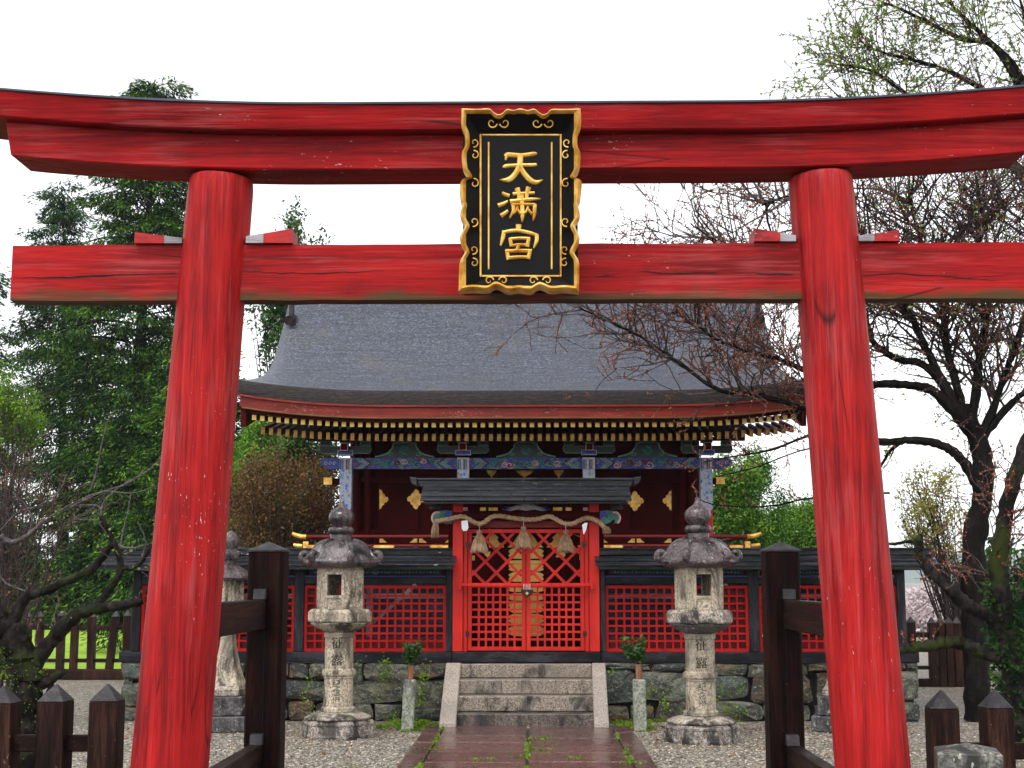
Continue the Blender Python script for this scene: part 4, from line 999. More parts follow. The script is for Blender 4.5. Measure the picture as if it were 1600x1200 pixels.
for px, poly in ((726, [(721, 814), (730.5, 813), (732, 824), (730, 829), (724, 830), (721.5, 826)]), (914, [(909.5, 820), (914, 817), (918, 817), (916.5, 826), (913, 834.5), (911.5, 835)])):
    mb = MB(); pts = [at(a, b_, YR-.05) for a, b_ in poly]; n_ = len(pts)
    mb.hexa([(p.x, p.y+.006*math.sin(i*2), p.z) for i, p in enumerate(pts)], [(p.x, p.y-.002+.006*math.sin(i*2), p.z) for i, p in enumerate(pts)])
    mb.build('paper_strip', M['paper'], rope)

# ================================================================== INNER DOORS BEHIND THE GATE
YI = 17.5
idr = thing('inner_door', (X(822, 900, YI), YI, .6), 'dark red inner double doors with gilt fittings behind the gate lattice', 'door')
ix0, ix1 = X(700, 900, YI), X(944, 900, YI)
mb = MB(); 
for a, b_ in ((ix0, X(821.3, 900, YI)), (X(822.3, 900, YI), ix1)):
    d = MB(); d.mm(a, b_, YI, YI+.06, .6, Z(822, 800, YI))
    for py in (878, 945, 975, 1004): d.mm(a+.01, b_-.01, YI-.012, YI-.001, Z(822, py+2, YI), Z(822, py-2, YI))
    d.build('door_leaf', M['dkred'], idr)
def ZG(zx, zy): return at(640+zx/4, 730+zy/4, YI-.015)
def plate(pts):
    mb = MB(); mb.prism([(p.x, p.z) for p in pts], YI-.028, YI-.0135); mb.build('gilt_fitting', M['yellow'], idr)
def lobe_block(x0, x1, y0, y1, out):
    """a gilt plate, straight on the inner side and scalloped on the outer"""
    pts = []
    n_ = 14
    for i in range(n_+1):
        t = i/n_; y = y0+(y1-y0)*t; b_ = (abs(math.sin(t*math.pi*2))*.35+.65*math.sin(math.pi*t)**.5)
        pts.append(ZG(x0+(x1-x0)*(0.6+.4*b_) if out > 0 else x1-(x1-x0)*(0.6+.4*b_), y))
    e = x0 if out > 0 else x1
    pts += [ZG(e, y1), ZG(e, y0)]
    if out > 0: pts = pts
    return pts
for y0, y1 in ((506, 572), (582, 604), (606, 652), (656, 716), (742, 780), (788, 834), (842, 910), (916, 978), (992, 1056)):
    plate(lobe_block(616, 716, y0, y1, -1)); plate(lobe_block(730, 842, y0, y1, 1))
for tri in ([(716, 385), (716, 500), (612, 502), (632, 478), (650, 470), (668, 440), (690, 415)], [(732, 385), (732, 500), (836, 502), (816, 478), (798, 470), (780, 440), (758, 415)],
            [(497, 382), (497, 502), (592, 502), (580, 480), (560, 470), (548, 452), (556, 440), (540, 424), (522, 410)], [(951, 382), (951, 502), (856, 502), (868, 480), (888, 470), (900, 452), (892, 440), (908, 424), (926, 410)],
            [(455, 530), (508, 528), (500, 545), (510, 562), (484, 562)], [(915, 530), (968, 530), (975, 546), (966, 562), (912, 562), (924, 546)], [(384, 552), (408, 552), (408, 582), (384, 582)], [(1062, 550), (1088, 550), (1088, 580), (1062, 580)],
            [(388, 430), (430, 436), (420, 446)], [(1025, 420), (1075, 432), (1070, 442)], [(1050, 488), (1092, 494), (1092, 510), (1058, 504)]):
    plate([ZG(*p) for p in tri])

# ================================================================== MAIN HALL
YE = 18.6
hall = thing('shrine_hall', (GX, 21.5, .6), 'main shrine hall with grey cypress bark roof, gilded rafter ends and painted beams', 'shrine hall')
HX = X(818, 620, YE)
ze = Z(818, 610, YE)
def prof(d): return ze+.33*d+.150*d*d
DR = 2.9                                                      # ridge is this far behind the eave
wE = HX-X(371, 590, YE); wT = HX-X(441, 500, 20.6)
def hw_at(d): return wT+(wE-wT)*max(0, 1-d/1.15)**1.6
def upturn(u, d): return .155*max(0, (abs(u)-.45)/.55)**2.2*max(0, 1-d/1.3)
def roof_pt(u, d, lift=0.0):
    hwv = hw_at(d); x = HX+u*hwv
    roll = .10*max(0, (abs(u)-.93)/.07)**2*min(1, d/.8)
    return (x, YE+d, prof(d)+upturn(u, d)-roll+lift)
us = [-1, -.99, -.98, -.965, -.95, -.93]+[-.9+.06*i for i in range(31)]+[.93, .95, .965, .98, .99, 1]
ds = [DR*i/26 for i in range(27)]
mb = MB(); mb.grid([[roof_pt(u, d) for d in ds] for u in us])
mb.grid([[(HX+u*hw_at(d), 2*(YE+DR)-(YE+d), prof(d)+upturn(u, d)) for d in ds] for u in us])
# thick bark edge at the eave and at both gables
edge_rows = []
for u in us:
    p = roof_pt(u, 0); edge_rows.append([(p[0], p[1]-.0, p[2]), (p[0], p[1]-.012, p[2]-.03), (p[0], p[1]+.015, p[2]-.19), (p[0], p[1]+.35, p[2]-.19+.11)])
mb.grid(edge_rows, 1)
for u in (-1, 1):
    mb.grid([[roof_pt(u, d), (roof_pt(u, d)[0]-u*.01, roof_pt(u, d)[1], roof_pt(u, d)[2]-.19), (roof_pt(u, d)[0]-u*.5, roof_pt(u, d)[1], roof_pt(u, d)[2]-.19)] for d in ds], 1)
    mb.grid([[(HX+u*hw_at(d), 2*(YE+DR)-(YE+d), prof(d)+upturn(u, d)), (HX+u*(hw_at(d)-.01), 2*(YE+DR)-(YE+d), prof(d)+upturn(u, d)-.19), (HX+u*(hw_at(d)-.5), 2*(YE+DR)-(YE+d), prof(d)+upturn(u, d)-.19)] for d in ds], 1)
roof = mb.build('roof', [M['shingle'], M['bark_edge']], hall, smooth=40)
mb = MB(); mb.mm(HX-wT-.05, HX+wT+.05, YE+DR-.22, YE+DR+.22, prof(DR)-.08, prof(DR)+.14); mb.mm(HX-wT-.12, HX+wT+.12, YE+DR-.28, YE+DR+.28, prof(DR)+.141, prof(DR)+.20)
mb.build('ridge', M['board'], roof, bevel=.02)
for s in (-1, 1):
    p = roof_pt(s*.965, 2.03); mb = MB(); mb.tube([(p[0], p[1]-.16, p[2]+.03), (p[0], p[1]+.12, p[2]+.10)], .075, 14); mb.mm(p[0]-.03, p[0]+.03, p[1]-.02, p[1]+.1, p[2]+.1, p[2]+.3)
    mb.build('roof_finial', M['iron'], roof, smooth=40)
def eave_strip(name, dy, zt, zb, mat, uw, depth=.06, inset=0.0):
    rows_ = []
    for i in range(49):
        u = -uw+2*uw*i/48; p = roof_pt(u, 0); x = HX+u*(wE-inset)
        y = YE+dy; rows_.append([(x, y, p[2]-zt), (x, y, p[2]-zb), (x, y+depth, p[2]-zb), (x, y+depth, p[2]-zt)])
    vs = [q for r in rows_ for q in r]; fs = [(3, 2, 1, 0), (192, 193, 194, 195)]
    m = MB()
    for i in range(48):
        for j in range(4):
            a, b_ = 4*i+j, 4*i+(j+1) % 4; fs.append((a, b_, b_+4, a+4))
    m.add(vs, fs); return m.build(name, mat, hall)
eave_strip('eave_batten', .010, .191, .215, M['fascia'], .998, .12)
eave_strip('eave_board', .055, .2155, .345, M['fascia'], .992, .12)
eave_strip('eave_trim', .050, .3455, .366, M['trim'], .985, .10)
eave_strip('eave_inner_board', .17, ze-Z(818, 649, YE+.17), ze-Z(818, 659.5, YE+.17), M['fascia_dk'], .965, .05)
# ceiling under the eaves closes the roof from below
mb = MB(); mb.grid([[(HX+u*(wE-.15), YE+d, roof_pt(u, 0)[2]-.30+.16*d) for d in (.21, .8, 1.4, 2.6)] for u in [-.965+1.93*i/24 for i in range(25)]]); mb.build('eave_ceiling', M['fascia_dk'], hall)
def rafters(name, pxs, py, dy, hpx, wpx, mat, length, slope):
    r0 = None
    Yc = YE+dy
    for i, px in enumerate(pxs):
        u = (X(px, py, Yc)-HX)/wE; up_ = upturn(u, 0)*.8
        x = X(px, py, Yc); zc = Z(818, py, Yc)+up_
        h = (Z(818, py, Yc)-Z(818, py+hpx, Yc))/2; wd = (X(px+wpx, py, Yc)-x)/2
        if r0 is None:
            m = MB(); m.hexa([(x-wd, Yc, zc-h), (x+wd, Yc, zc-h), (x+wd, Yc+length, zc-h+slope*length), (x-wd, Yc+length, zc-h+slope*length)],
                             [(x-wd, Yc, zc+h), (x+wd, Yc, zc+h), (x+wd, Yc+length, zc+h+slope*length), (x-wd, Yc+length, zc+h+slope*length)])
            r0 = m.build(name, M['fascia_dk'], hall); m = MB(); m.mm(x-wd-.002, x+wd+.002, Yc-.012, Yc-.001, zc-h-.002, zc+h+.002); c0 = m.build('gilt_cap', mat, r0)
            b0 = Vector((x, Yc, zc))
        else:
            a = r0.copy(); col.objects.link(a); a.location = Vector((x, Yc, zc))-b0; c = c0.copy(); col.objects.link(c); c.parent = a
rafters('flying_rafter', [397+12.77*i for i in range(67)], 663.5, .27, 7.6, 6.3, M['yellow'], .75, .12)
rafters('base_rafter', [411+12.72*i for i in range(66)], 683.5, .78, 10.6, 5.4, M['ochre'], .9, .2)
for s, px in ((-1, 383), (1, 1253)):                            # bargeboard feet at both ends
    x = X(px, 655, YE+.3); mb = MB(); zt = Z(818, 637, YE+.3); zb = Z(818, 668, YE+.3)
    mb.hexa([(x-.04, YE+.2, zb), (x+.04, YE+.2, zb), (x+.04, YE+1.6, zb+.35), (x-.04, YE+1.6, zb+.35)], [(x-.04, YE+.17, zt+.05), (x+.04, YE+.17, zt+.05), (x+.04, YE+1.6, zt+.4), (x-.04, YE+1.6, zt+.4)])
    mb.build('bargeboard_foot', M['fascia_dk'], hall, bevel=.006)
# veranda columns and the painted beam
YC = 19.9
cpx = [541, 724, 920, 1103]
zf = Z(818, 876, 19.4)                                        # veranda floor
zbt, zbb = Z(818, 716, YC), Z(818, 733, YC)
cw = .5*(X(550, 760, YC)-X(532.5, 760, YC))
for px in cpx:
    x = X(px, 760, YC)
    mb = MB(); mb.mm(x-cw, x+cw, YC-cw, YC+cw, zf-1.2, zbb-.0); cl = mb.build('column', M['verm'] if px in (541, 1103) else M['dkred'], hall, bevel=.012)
    mb = MB(); e = cw+.004; za = Z(818, 795, YC); zb = zbb-.012
    zp = za-.09
    for f_ in range(4):                                       # wrap ends in a point on each face
        M3 = Matrix.Rotation(f_*math.pi/2, 3, 'Z')
        q = [M3 @ Vector(v) for v in ((-e, -e, za), (0, -e, zp), (e, -e, za), (e, -e, zb), (-e, -e, zb))]
        mb.add([(x+v.x, YC+v.y, v.z) for v in q], [(0, 1, 2, 3, 4)])
    mb.build('painted_wrap', M['colpaint'], cl)
    mb = MB(); mb.mm(x-e-.003, x+e+.003, YC-e-.004, YC+e+.006, zbb-.011, zbt+.002)
    for k in range(6): q0 = x-e+(2*e)*k/6; mb.mm(q0+.003, q0+2*e/6-.003, YC-e-.009, YC-e-.0045, zbb-.009, zbt-.02, 1+k % 3)
    mb.build('striped_head', [M['white'], M['blue'], M['teal'], M['pink']], cl)
    mb = MB()
    for k in range(6): mb.mm(x-e+.012+k*.024, x-e+.026+k*.024, YC-e-.010, YC-e-.0065, zbt-.016, zbt-.004)
    mb.build('bead_row', M['white'], cl)
xc_ = [X(p, 725, YC) for p in cpx]
for i in range(3):
    a, b_ = xc_[i]+cw+.012, xc_[i+1]-cw-.012
    mb = MB(); mb.mm(a, b_, YC-.06, YC+.06, zbb, zbt); bm_ = mb.build('painted_beam', M['cloudbeam'], hall)
    H = zbt-zbb                                               # chevron ends
    for e_, s in ((a, 1), (b_, -1)):
        mb = MB()
        for k, mi in ((0, 0), (1, 1), (2, 0), (3, 2)):
            o = .05+.035*k
            mb.prism([(e_+s*o, zbb+.002), (e_+s*(o+.022), zbb+.002), (e_+s*(o+.022+.10), (zbb+zbt)/2), (e_+s*(o+.022), zbt-.002), (e_+s*o, zbt-.002), (e_+s*(o+.10), (zbb+zbt)/2)], YC-.066, YC-.061, mi)
        mb.build('chevron_band', [M['green_lt'], M['grey_wood'], M['dkred']], bm_)
    # raised cloud scrolls
    mb = MB(); r_ = random.Random(40+i); x = a+.30
    while x < b_-.30:
        rr_ = r_.uniform(.035, .055); zc = (zbb+zbt)/2+r_.uniform(-.03, .03); mi = r_.choice([0, 0, 1, 2, 3]); dr = r_.choice([-1, 1]); ph = r_.uniform(0, 6)
        mb.tube([(x+rr_*1.35*(1-.75*t/16)*math.cos(ph+dr*t*.5), YC-.064, zc+rr_*(1-.75*t/16)*math.sin(ph+dr*t*.5)) for t in range(17)], .0085, 4, mi)
        if r_.random() < .8: mb.tube([(x+.03+t*.016, YC-.064, zc+.035*math.sin(t*.8+ph)) for t in range(9)], .007, 4, r_.choice([0, 2, 3]))
        x += r_.uniform(.075, .12)
    mb.build('cloud_scrolls', [M['teal'], M['pink'], M['green_lt'], M['midred']], bm_)
    # frog-leg strut above the beam
    xm = (a+b_)/2 if i != 1 else (a+b_)/2; sc_ = (X(700, 700, YC)-X(600, 700, YC))/100
    L = lambda dx, py: (xm+dx*sc_, Z(818, py, YC-.05))
    outl = [(-46, 714), (-34, 711), (-26, 708), (-19, 700), (-17, 692.5), (-9, 691), (9, 691), (17, 692.5), (19, 700), (26, 708), (34, 711), (46, 714)]
    mb = MB(); mb.prism([L(*p) for p in outl]+[L(30, 715.5), L(-30, 715.5)], YC-.05, YC+.03, 0)
    pts = [L(*p) for p in outl]; mb.tube([(p[0], YC-.055, p[1]) for p in pts], .012, 5, 1)
    for s in (-1, 1): mb.tube([(xm+s*(.20+.05*(1-.7*t/12)*math.cos(t*.6)), YC-.056, L(0, 710)[1]+.03*(1-.7*t/12)*math.sin(t*.6)) for t in range(13)], .008, 4, 1)
    for k in range(5): mb.tube([(xm+(-.05+.025*k)+.02*math.sin(t*1.1+k), YC-.056, L(0, 711-t*1.8)[1]) for t in range(9)], .006, 4, 2)
    mb.build('frog_leg_strut', [M['green'], M['green_lt'], M['teal']], hall)
for s, px in ((-1, 541), (1, 1103)):                            # beam noses beyond the outer columns
    xo = X(px, 725, YC)+s*(cw+.012)
    mb = MB(); H = zbt-zbb
    mb.prism([(xo, zbb), (xo, zbt), (xo+s*.20, zbt), (xo+s*.27, zbt-.03), (xo+s*.25, zbb+.05), (xo+s*.14, zbb+.0)], YC-.05, YC+.05, 0)
    for k in range(3): mb.tube([(xo+s*(.07+.06*k)+.024*(1-.7*t/10)*math.cos(t*.6), YC-.055, (zbb+zbt)/2+.03*(1-.7*t/10)*math.sin(t*.6)) for t in range(11)], .006, 4, 1)
    mb.build('beam_nose', [M['blue'], M['white']], hall)
def bracket(px):
    x = X(px, 700, YC); m = MB(); sc_ = (X(px+50, 700, YC)-x)/50
    z = lambda py: Z(818, py, YC-.1)
    def outlined(x0, x1, z0, z1, y, mi, mo=3, t=.008):
        m.mm(x0, x1, y, y+.12, z0, z1, mi)
        for a in ((x0, x1, z0, z0+t), (x0, x1, z1-t, z1), (x0, x0+t, z0+t, z1-t), (x1-t, x1, z0+t, z1-t)): m.mm(a[0], a[1], y-.006, y-.001, a[2], a[3], mo)
    outlined(x-12*sc_, x+12*sc_, z(711), z(703), YC-.10, 1, 4)
    outlined(x-6*sc_, x+6*sc_, z(705), z(693), YC-.22, 2, 5)
    arm = [(-40, 697), (-40, 704), (-36, 708), (36, 708), (40, 704), (40, 697)]
    m.prism([(x+a*sc_, z(b_)) for a, b_ in arm], YC-.09, YC+.0, 0)
    m.tube([(x+a*sc_, YC-.094, z(b_)) for a, b_ in arm+[arm[0]]], .006, 4, 3)
    for dx in (-31, 31): outlined(x+(dx-8)*sc_, x+(dx+8)*sc_, z(696), z(689), YC-.10, 0)
    outlined(x-9*sc_, x+9*sc_, z(692), z(686), YC-.12, 0)
    m.build('bracket', [M['green'], M['blue'], M['dkred'], M['green_lt'], M['white'], M['pink']], hall)
for px in cpx: bracket(px)
mb = MB(); mb.mm(xc_[0]-.55, xc_[3]+.55, YC-.04, YC+.06, Z(818, 689, YC), Z(818, 683, YC)); mb.build('purlin', M['green'], hall)
# body of the hall
YB = 21.3
bx0, bx1 = X(556, 780, YB), X(1083, 780, YB)
mb = MB()
mb.mm(bx0, bx1, YB, YB+.08, .6, ze+.25); mb.mm(bx0, bx0+.08, YB+.081, YB+3.0, .6, ze+.25); mb.mm(bx1-.08, bx1, YB+.081, YB+3.0, .6, ze+.25); mb.mm(bx0, bx1, YB+3.0, YB+3.08, .6, ze+.25)
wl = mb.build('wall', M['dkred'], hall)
for px in (556, 576, 724, 920, 1066, 1084):
    x = X(px, 780, YB-.05); mb = MB(); mb.tube([(x, YB-.04, .6), (x, YB-.04, ze+.2)], .10 if px not in (576, 1066) else .07, 18); mb.build('wall_column', M['dkred'], hall, smooth=50)
mb = MB()
for py in (750, 832): mb.mm(bx0-.1, bx1+.1, YB-.10, YB-.001, Z(818, py+4, YB), Z(818, py-4, YB))
mb.build('tie_rail', M['dkred'], hall)
for s, px in ((-1, 516), (1, 1122)):                            # gilt ends of the side tie beams
    x0, x1 = X(px-(10 if s < 0 else 3), 752, 20.2), X(px+(3 if s < 0 else 10), 752, 20.2)
    xin = X(532 if s < 0 else 1112, 752, 20.2); mb = MB()
    mb.mm(min(x0, x1, xin), max(x0, x1, xin), 20.2, 20.3, Z(818, 757, 20.2), Z(818, 747, 20.2), 1)
    mb.prism([(x0, Z(818, 757, 20.2)), (x1, Z(818, 757, 20.2)), (x1, Z(818, 746, 20.2)), (x0, Z(818, 746, 20.2))], 20.18, 20.199, 0)
    mb.build('side_tie_beam', [M['gold'], M['dkred']], hall)
# door panels and their gilt fittings
for px0, px1 in ((592, 655), (660, 718), (730, 820), (823, 914), (926, 984), (989, 1050)):
    mb = MB(); mb.mm(X(px0, 780, YB), X(px1, 780, YB), YB-.04, YB-.001, zf+.05, Z(818, 756, YB)); d = mb.build('door_panel', M['dkred'], hall, bevel=.004)
def hplate(cx, cy, poly, Y=None):
    Y = Y or YB-.045; mb = MB()
    mb.prism([(X(cx+a, cy+b_, Y), Z(cx+a, cy+b_, Y)) for a, b_ in poly], Y-.012, Y); mb.build('gilt_fitting', M['gold'], hall)
halfd = [(0, -16), (4, -13), (5, -9), (8, -8), (9, -4), (13, -3), (14, 1), (11, 5), (8, 5), (7, 9), (4, 10), (3, 14), (0, 16)]
fulld = halfd + [(-a, -b_) for a, b_ in halfd[1:-1]]
hplate(593, 780, halfd); hplate(650, 780, fulld); hplate(992, 783, [(-a, b_) for a, b_ in fulld]); hplate(1049, 782, [(-a, b_) for a, b_ in halfd])
for cx, hw_ in ((820, 14), (768, 8), (873, 8)): hplate(cx, 740, [(-hw_, -5), (hw_, -5), (hw_*.6, 1), (hw_*.2, 4), (0, 8), (-hw_*.2, 4), (-hw_*.6, 1)], 20.6)
# veranda floor, railing
YV = 19.3
vx0, vx1 = X(478, 860, YV), X(1168, 860, YV)
mb = MB(); mb.mm(vx0, vx1, YV-.1, YB+3.4, zf-.12, zf); mb.build('veranda_floor', M['midred'], hall, bevel=.006)
mb = MB(); mb.mm(vx0+.1, vx1-.1, YV+.25, YB+3.2, .6, zf-.125); mb.build('podium', M['black'], hall)
rl = MB()
def bar(mb, x0, x1, y, py, r, upl=0, upr=0, mi=0):
    z = Z(818, py, y); pts = [(x0+(x1-x0)*i/24, y, z) for i in range(25)]
    mb.tube(pts, r, 8, mi)
rail_o = thing  # (kept for clarity: the railing is a part of the hall)
mb = MB(); bar(mb, vx0, vx1, YV, 838.5, .026); bar(mb, vx0-.05, vx1+.05, YV, 853, .022); bar(mb, vx0-.05, vx1+.05, YV, 866, .030)
for xs_ in (vx0+.03, vx1-.03):
    for py, r in ((838.5, .026), (853, .022)): mb.tube([(xs_, YV, Z(818, py, YV)), (xs_, YV+4.8, Z(818, py, YV))], r, 8)
rlg = mb.build('railing', M['midred'], hall, smooth=50)
mb = MB()
for px in (495, 541, 583, 650, 712, 932, 992, 1050, 1103, 1150): 
    x = X(px, 860, YV); mb = MB(); mb.mm(x-.03, x+.03, YV-.028, YV+.028, zf, Z(818, 851, YV)); mb.build('railing_post', M['midred'], rlg)
mb = MB()
for s, xe in ((-1, vx0), (1, vx1)):                             # upswept gilt ends
    zt = Z(818, 838.5, YV); zm = Z(818, 853, YV); mb = MB()
    mb.tube([(xe, YV, zt), (xe+s*.07, YV, zt+.004), (xe+s*.13, YV, zt+.018), (xe+s*.19, YV, zt+.045)], [.030, .031, .031, .024], 8)
    mb.tube([(xe+s*.05, YV, zm), (xe+s*.12, YV, zm+.004), (xe+s*.17, YV, zm+.018)], [.028, .029, .022], 8)
    mb.mm(xe-.035, xe+.035, YV-.04, YV+.04, zm-.05, zm+.06); mb.build('gilt_rail_end', M['gold'], rlg)
for px, wd in ((600, 34), (688, 34), (958, 32), (1092, 30), (490, 20), (1150, 22)):
    x = X(px, 853, YV); h = (X(px+wd, 853, YV)-x)/2; z = Z(px, 854, YV); mb = MB()
    mb.prism([(x-h, z), (x-h*.85, z+.018), (x+h*.85, z+.018), (x+h, z), (x+h*.85, z-.018), (x-h*.85, z-.018)], YV-.036, YV-.024); mb.build('gilt_rail_fitting', M['gold'], rlg)
mb = MB()
Lsh = [(0, 848), (0, 838), (3, 840), (5, 842), (6, 845), (10, 848)]
for px, s in ((593, 1), (652, -1), (655, 1), (707, -1), (938, 1), (992, -1), (995, 1), (1049, -1)):
    mb = MB(); mb.prism([(X(px+s*a, b_, YB-.05), Z(px+s*a, b_, YB-.05)) for a, b_ in [(0, 848), (0, 836), (4, 839), (6, 843), (12, 848)]], YB-.062, YB-.05); mb.build('gilt_fitting', M['gold'], hall)
# ================================================================== STONE LANTERNS
def hexring(r, z, ph, n=6, c=(0, 0)): return [(c[0]+r*math.cos(ph+2*math.pi*k/n), c[1]+r*math.sin(ph+2*math.pi*k/n), z) for k in range(n)]
def engrave(txt, name, root, Rad, z0, size, ang, mat, lead=1.0):
    cu = bpy.data.curves.new(name, 'FONT'); cu.body = '\n'.join(txt); cu.size = size; cu.align_x = 'CENTER'; cu.space_line = lead; cu.extrude = .0
    o = bpy.data.objects.new(name, cu); col.objects.link(o)
    dg = bpy.context.evaluated_depsgraph_get(); me = bpy.data.meshes.new_from_object(o.evaluated_get(dg))
    bpy.data.objects.remove(o); bpy.data.curves.remove(cu)
    L = WLOC[root.name]
    for v in me.vertices:
        x, y = v.co.x, v.co.y; a = -math.pi/2+ang+x/Rad
        v.co = ((Rad+.002)*math.cos(a), (Rad+.002)*math.sin(a), z0+y)
    me.materials.clear(); me.materials.append(mat)
    return link(name, me, root)
def lantern(px, Y, label, rot, ph, upper_dark, dz=0.0):
    c = at(px, 1140, Y); root = thing('stone_lantern', (c.x, Y, 0), label, 'stone lantern', 'round shafted stone lanterns before the gate')
    s = X(528, 1000, 15.2)-X(527, 1000, 15.2); z = lambda py: max(0, Z(527, py, 15.2))
    ox, oy = c.x, Y
    cc = (ox, oy, 0)
    mb = MB(); r = 58*s; zt = .185
    mb.hexa(hexring(r, 0, ph, 6, (ox, oy)), hexring(r*.985, zt-.012, ph, 6, (ox, oy))); mb.hexa(hexring(r*.985, zt-.0119, ph, 6, (ox, oy)), hexring(r*.955, zt, ph, 6, (ox, oy)))
    for k in range(6):                                        # raised borders of the six base panels
        a0, a1 = ph+k*math.pi/3, ph+(k+1)*math.pi/3; am = (a0+a1)/2; ap = r*math.cos(math.pi/6); nx_, ny_ = math.cos(am), math.sin(am); tx, ty = -ny_, nx_
        M3 = Matrix(((tx, nx_, 0), (ty, ny_, 0), (0, 0, 1)))
        for (u0, u1, v0, v1) in ((-.46, .46, .015, .045), (-.46, .46, zt-.05, zt-.02), (-.46, -.40, .046, zt-.051), (.40, .46, .046, zt-.051)):
            mb.box((ox+nx_*(ap-.002)+tx*r*(u0+u1)/2, oy+ny_*(ap-.002)+ty*r*(u0+u1)/2, (v0+v1)/2), (r*(u1-u0), .014, v1-v0), M3)
    mb.build('base', M['stone_b'], root, bevel=.006)
    mb = MB(); pet = lambda a, i: 1+(.028*abs(math.sin(a*8))-.014 if 0 < i < 5 else 0)
    mb.lathe([(47*s, zt+.001), (51*s, .195), (51.5*s, .208), (48*s, .222), (42*s, .240), (35*s, .254), (28*s, .262)], 96, cc, 0, 0, pet)
    mb.build('lotus_base', M['stone_m'], root, smooth=40)
    mb = MB()
    mb.lathe([(25.5*s, .2625), (26.3*s, .268), (26.3*s, .300), (25*s, .310), (22.8*s, .318), (22.4*s, z(1085)), (22.4*s, z(1059.5)), (23.6*s, z(1058.5)), (23.6*s, z(1056)), (25.8*s, z(1054)), (26.6*s, z(1050)), (25.6*s, z(1046)), (23.4*s, z(1045)), (22.2*s, z(1044)), (22.2*s, z(1015)), (22.2*s, z(996.5)), (23.6*s, z(995)), (23.6*s, z(988)), (22*s, z(987))], 40, cc)
    mb.build('shaft', M['stone_l'], root, smooth=35)
    sm = M['stone_m'] if not upper_dark else M['stone_d']
    mb = MB(); pet = lambda a, i: 1+(.03*abs(math.sin(a*9)) if 1 < i < 6 else 0)
    mb.lathe([(23*s, z(986.9)), (26*s, z(985)), (34*s, z(982)), (41*s, z(977.5)), (44.5*s, z(974.5)), (45*s, z(973)), (43*s, z(972.2))], 72, cc, 0, 0, pet)
    mb.build('lotus_tray', sm, root, smooth=40)
    mb = MB(); H = lambda rr, py: hexring(rr*s, z(py), ph+rot, 6, (ox, oy))
    mb.hexa(H(49, 972), H(51.5, 970)); mb.hexa(H(51.5, 969.9), H(51.5, 957)); mb.hexa(H(51.5, 956.9), H(46, 951.5)); mb.build('platform', M['stone_m'] if upper_dark else M['stone_l'], root, bevel=.004)
    # fire box: six panels, a window cut through the front one and the back one
    fb = MB(); zz0, zz1 = z(951.4), z(887); r = 37.5*s
    for k in range(6):
        am = ph+rot+(k+.5)*math.pi/3; ap = r*math.cos(math.pi/6); half = r*.5
        nx_, ny_ = math.cos(am), math.sin(am); tx, ty = -ny_, nx_; M3 = Matrix(((tx, nx_, 0), (ty, ny_, 0), (0, 0, 1)))
        def pb(u0, u1, v0, v1, o=0, th=.05): fb.box((ox+nx_*(ap-th/2+o)+tx*(u0+u1)/2, oy+ny_*(ap-th/2+o)+ty*(u0+u1)/2, (v0+v1)/2), (u1-u0, th, v1-v0), M3)
        front = abs(math.sin(am)+1) < .14 or abs(math.sin(am)-1) < .14
        if front:
            wz0, wz1 = z(930), z(898); wx = half*.60
            pb(-half+.004, -wx, zz0, zz1); pb(wx, half-.004, zz0, zz1); pb(-wx, wx, zz0, wz0); pb(-wx, wx, wz1, zz1)
            for (u0, u1, v0, v1) in ((-wx-.03, -wx, zz0+.02, wz1+.03), (wx, wx+.03, zz0+.02, wz1+.03), (-wx, wx, wz1, wz1+.03), (-wx, wx, wz0-.03, wz0)): pb(u0, u1, v0, v1, .012, .02)
        else:
            pb(-half+.004, half-.004, zz0, zz1)
            for (u0, u1, v0, v1) in ((-half+.02, half-.02, zz0+.02, zz0+.05), (-half+.02, half-.02, zz1-.06, zz1-.03), (-half+.02, -half+.05, zz0+.051, zz1-.061), (half-.05, half-.02, zz0+.051, zz1-.061)): pb(u0, u1, v0, v1, .008, .014)
    fb.build('fire_box', M['stone_l'], root, bevel=.003)
    # roof with curled corners
    def hexf(a, k):                                           # 1 at corners, 0 mid side
        t = ((a-ph-rot) % (math.pi/3))/(math.pi/3); return abs(2*t-1)**k
    prof_ = [(16, 843.5), (22, 844.5), (32, 848), (40, 853.5), (45, 860), (49, 868), (54, 874), (57.5, 877.5), (58, 881), (55, 885.5), (46, 887.5), (36, 887.4)]
    n_ = 96; P = []
    for i, (rr, py) in enumerate(prof_):
        row = []
        for j in range(n_):
            a = ph+rot+2*math.pi*j/n_; h = hexf(a, 2.2); f_ = i/9
            fr = rr*s*(1+(.10*h-.06*(1-h))*min(f_, 1)*(1 if i < 10 else .5)); zz = z(py)+(.035*h*min(f_, 1)**2 if i < 10 else 0)+(.012 if hexf(a, 10) > .5 and 1 < i < 7 else 0)
            row.append((ox+fr*math.cos(a), oy+fr*math.sin(a), zz))
        row.append(row[0]); P.append(row)
    mb = MB(); mb.grid(P); rf = mb.build('roof', M['stone_r'], root, smooth=50)
    mb = MB()
    for k in range(6):
        a = ph+rot+k*math.pi/3; ca, sa = math.cos(a), math.sin(a); pts = []; rad = []
        for i in range(20):
            t = i/19
            if t < .35: q = t/.35; rr = 44+13*q; py = 866+10.5*q-3*math.sin(q*3.1)
            else: q = (t-.35)/.65; an = -math.pi/2+q*5.0; rr = 57+8.0*(1-.6*q)*math.cos(an)*1.0; py = 869-8.0*(1-.6*q)*math.sin(an)
            pts.append((ox+rr*s*ca, oy+rr*s*sa, z(py))); rad.append((4.2+2.2*math.sin(t*3)-1.5*t)*s)
        mb.tube(pts, rad, 8)
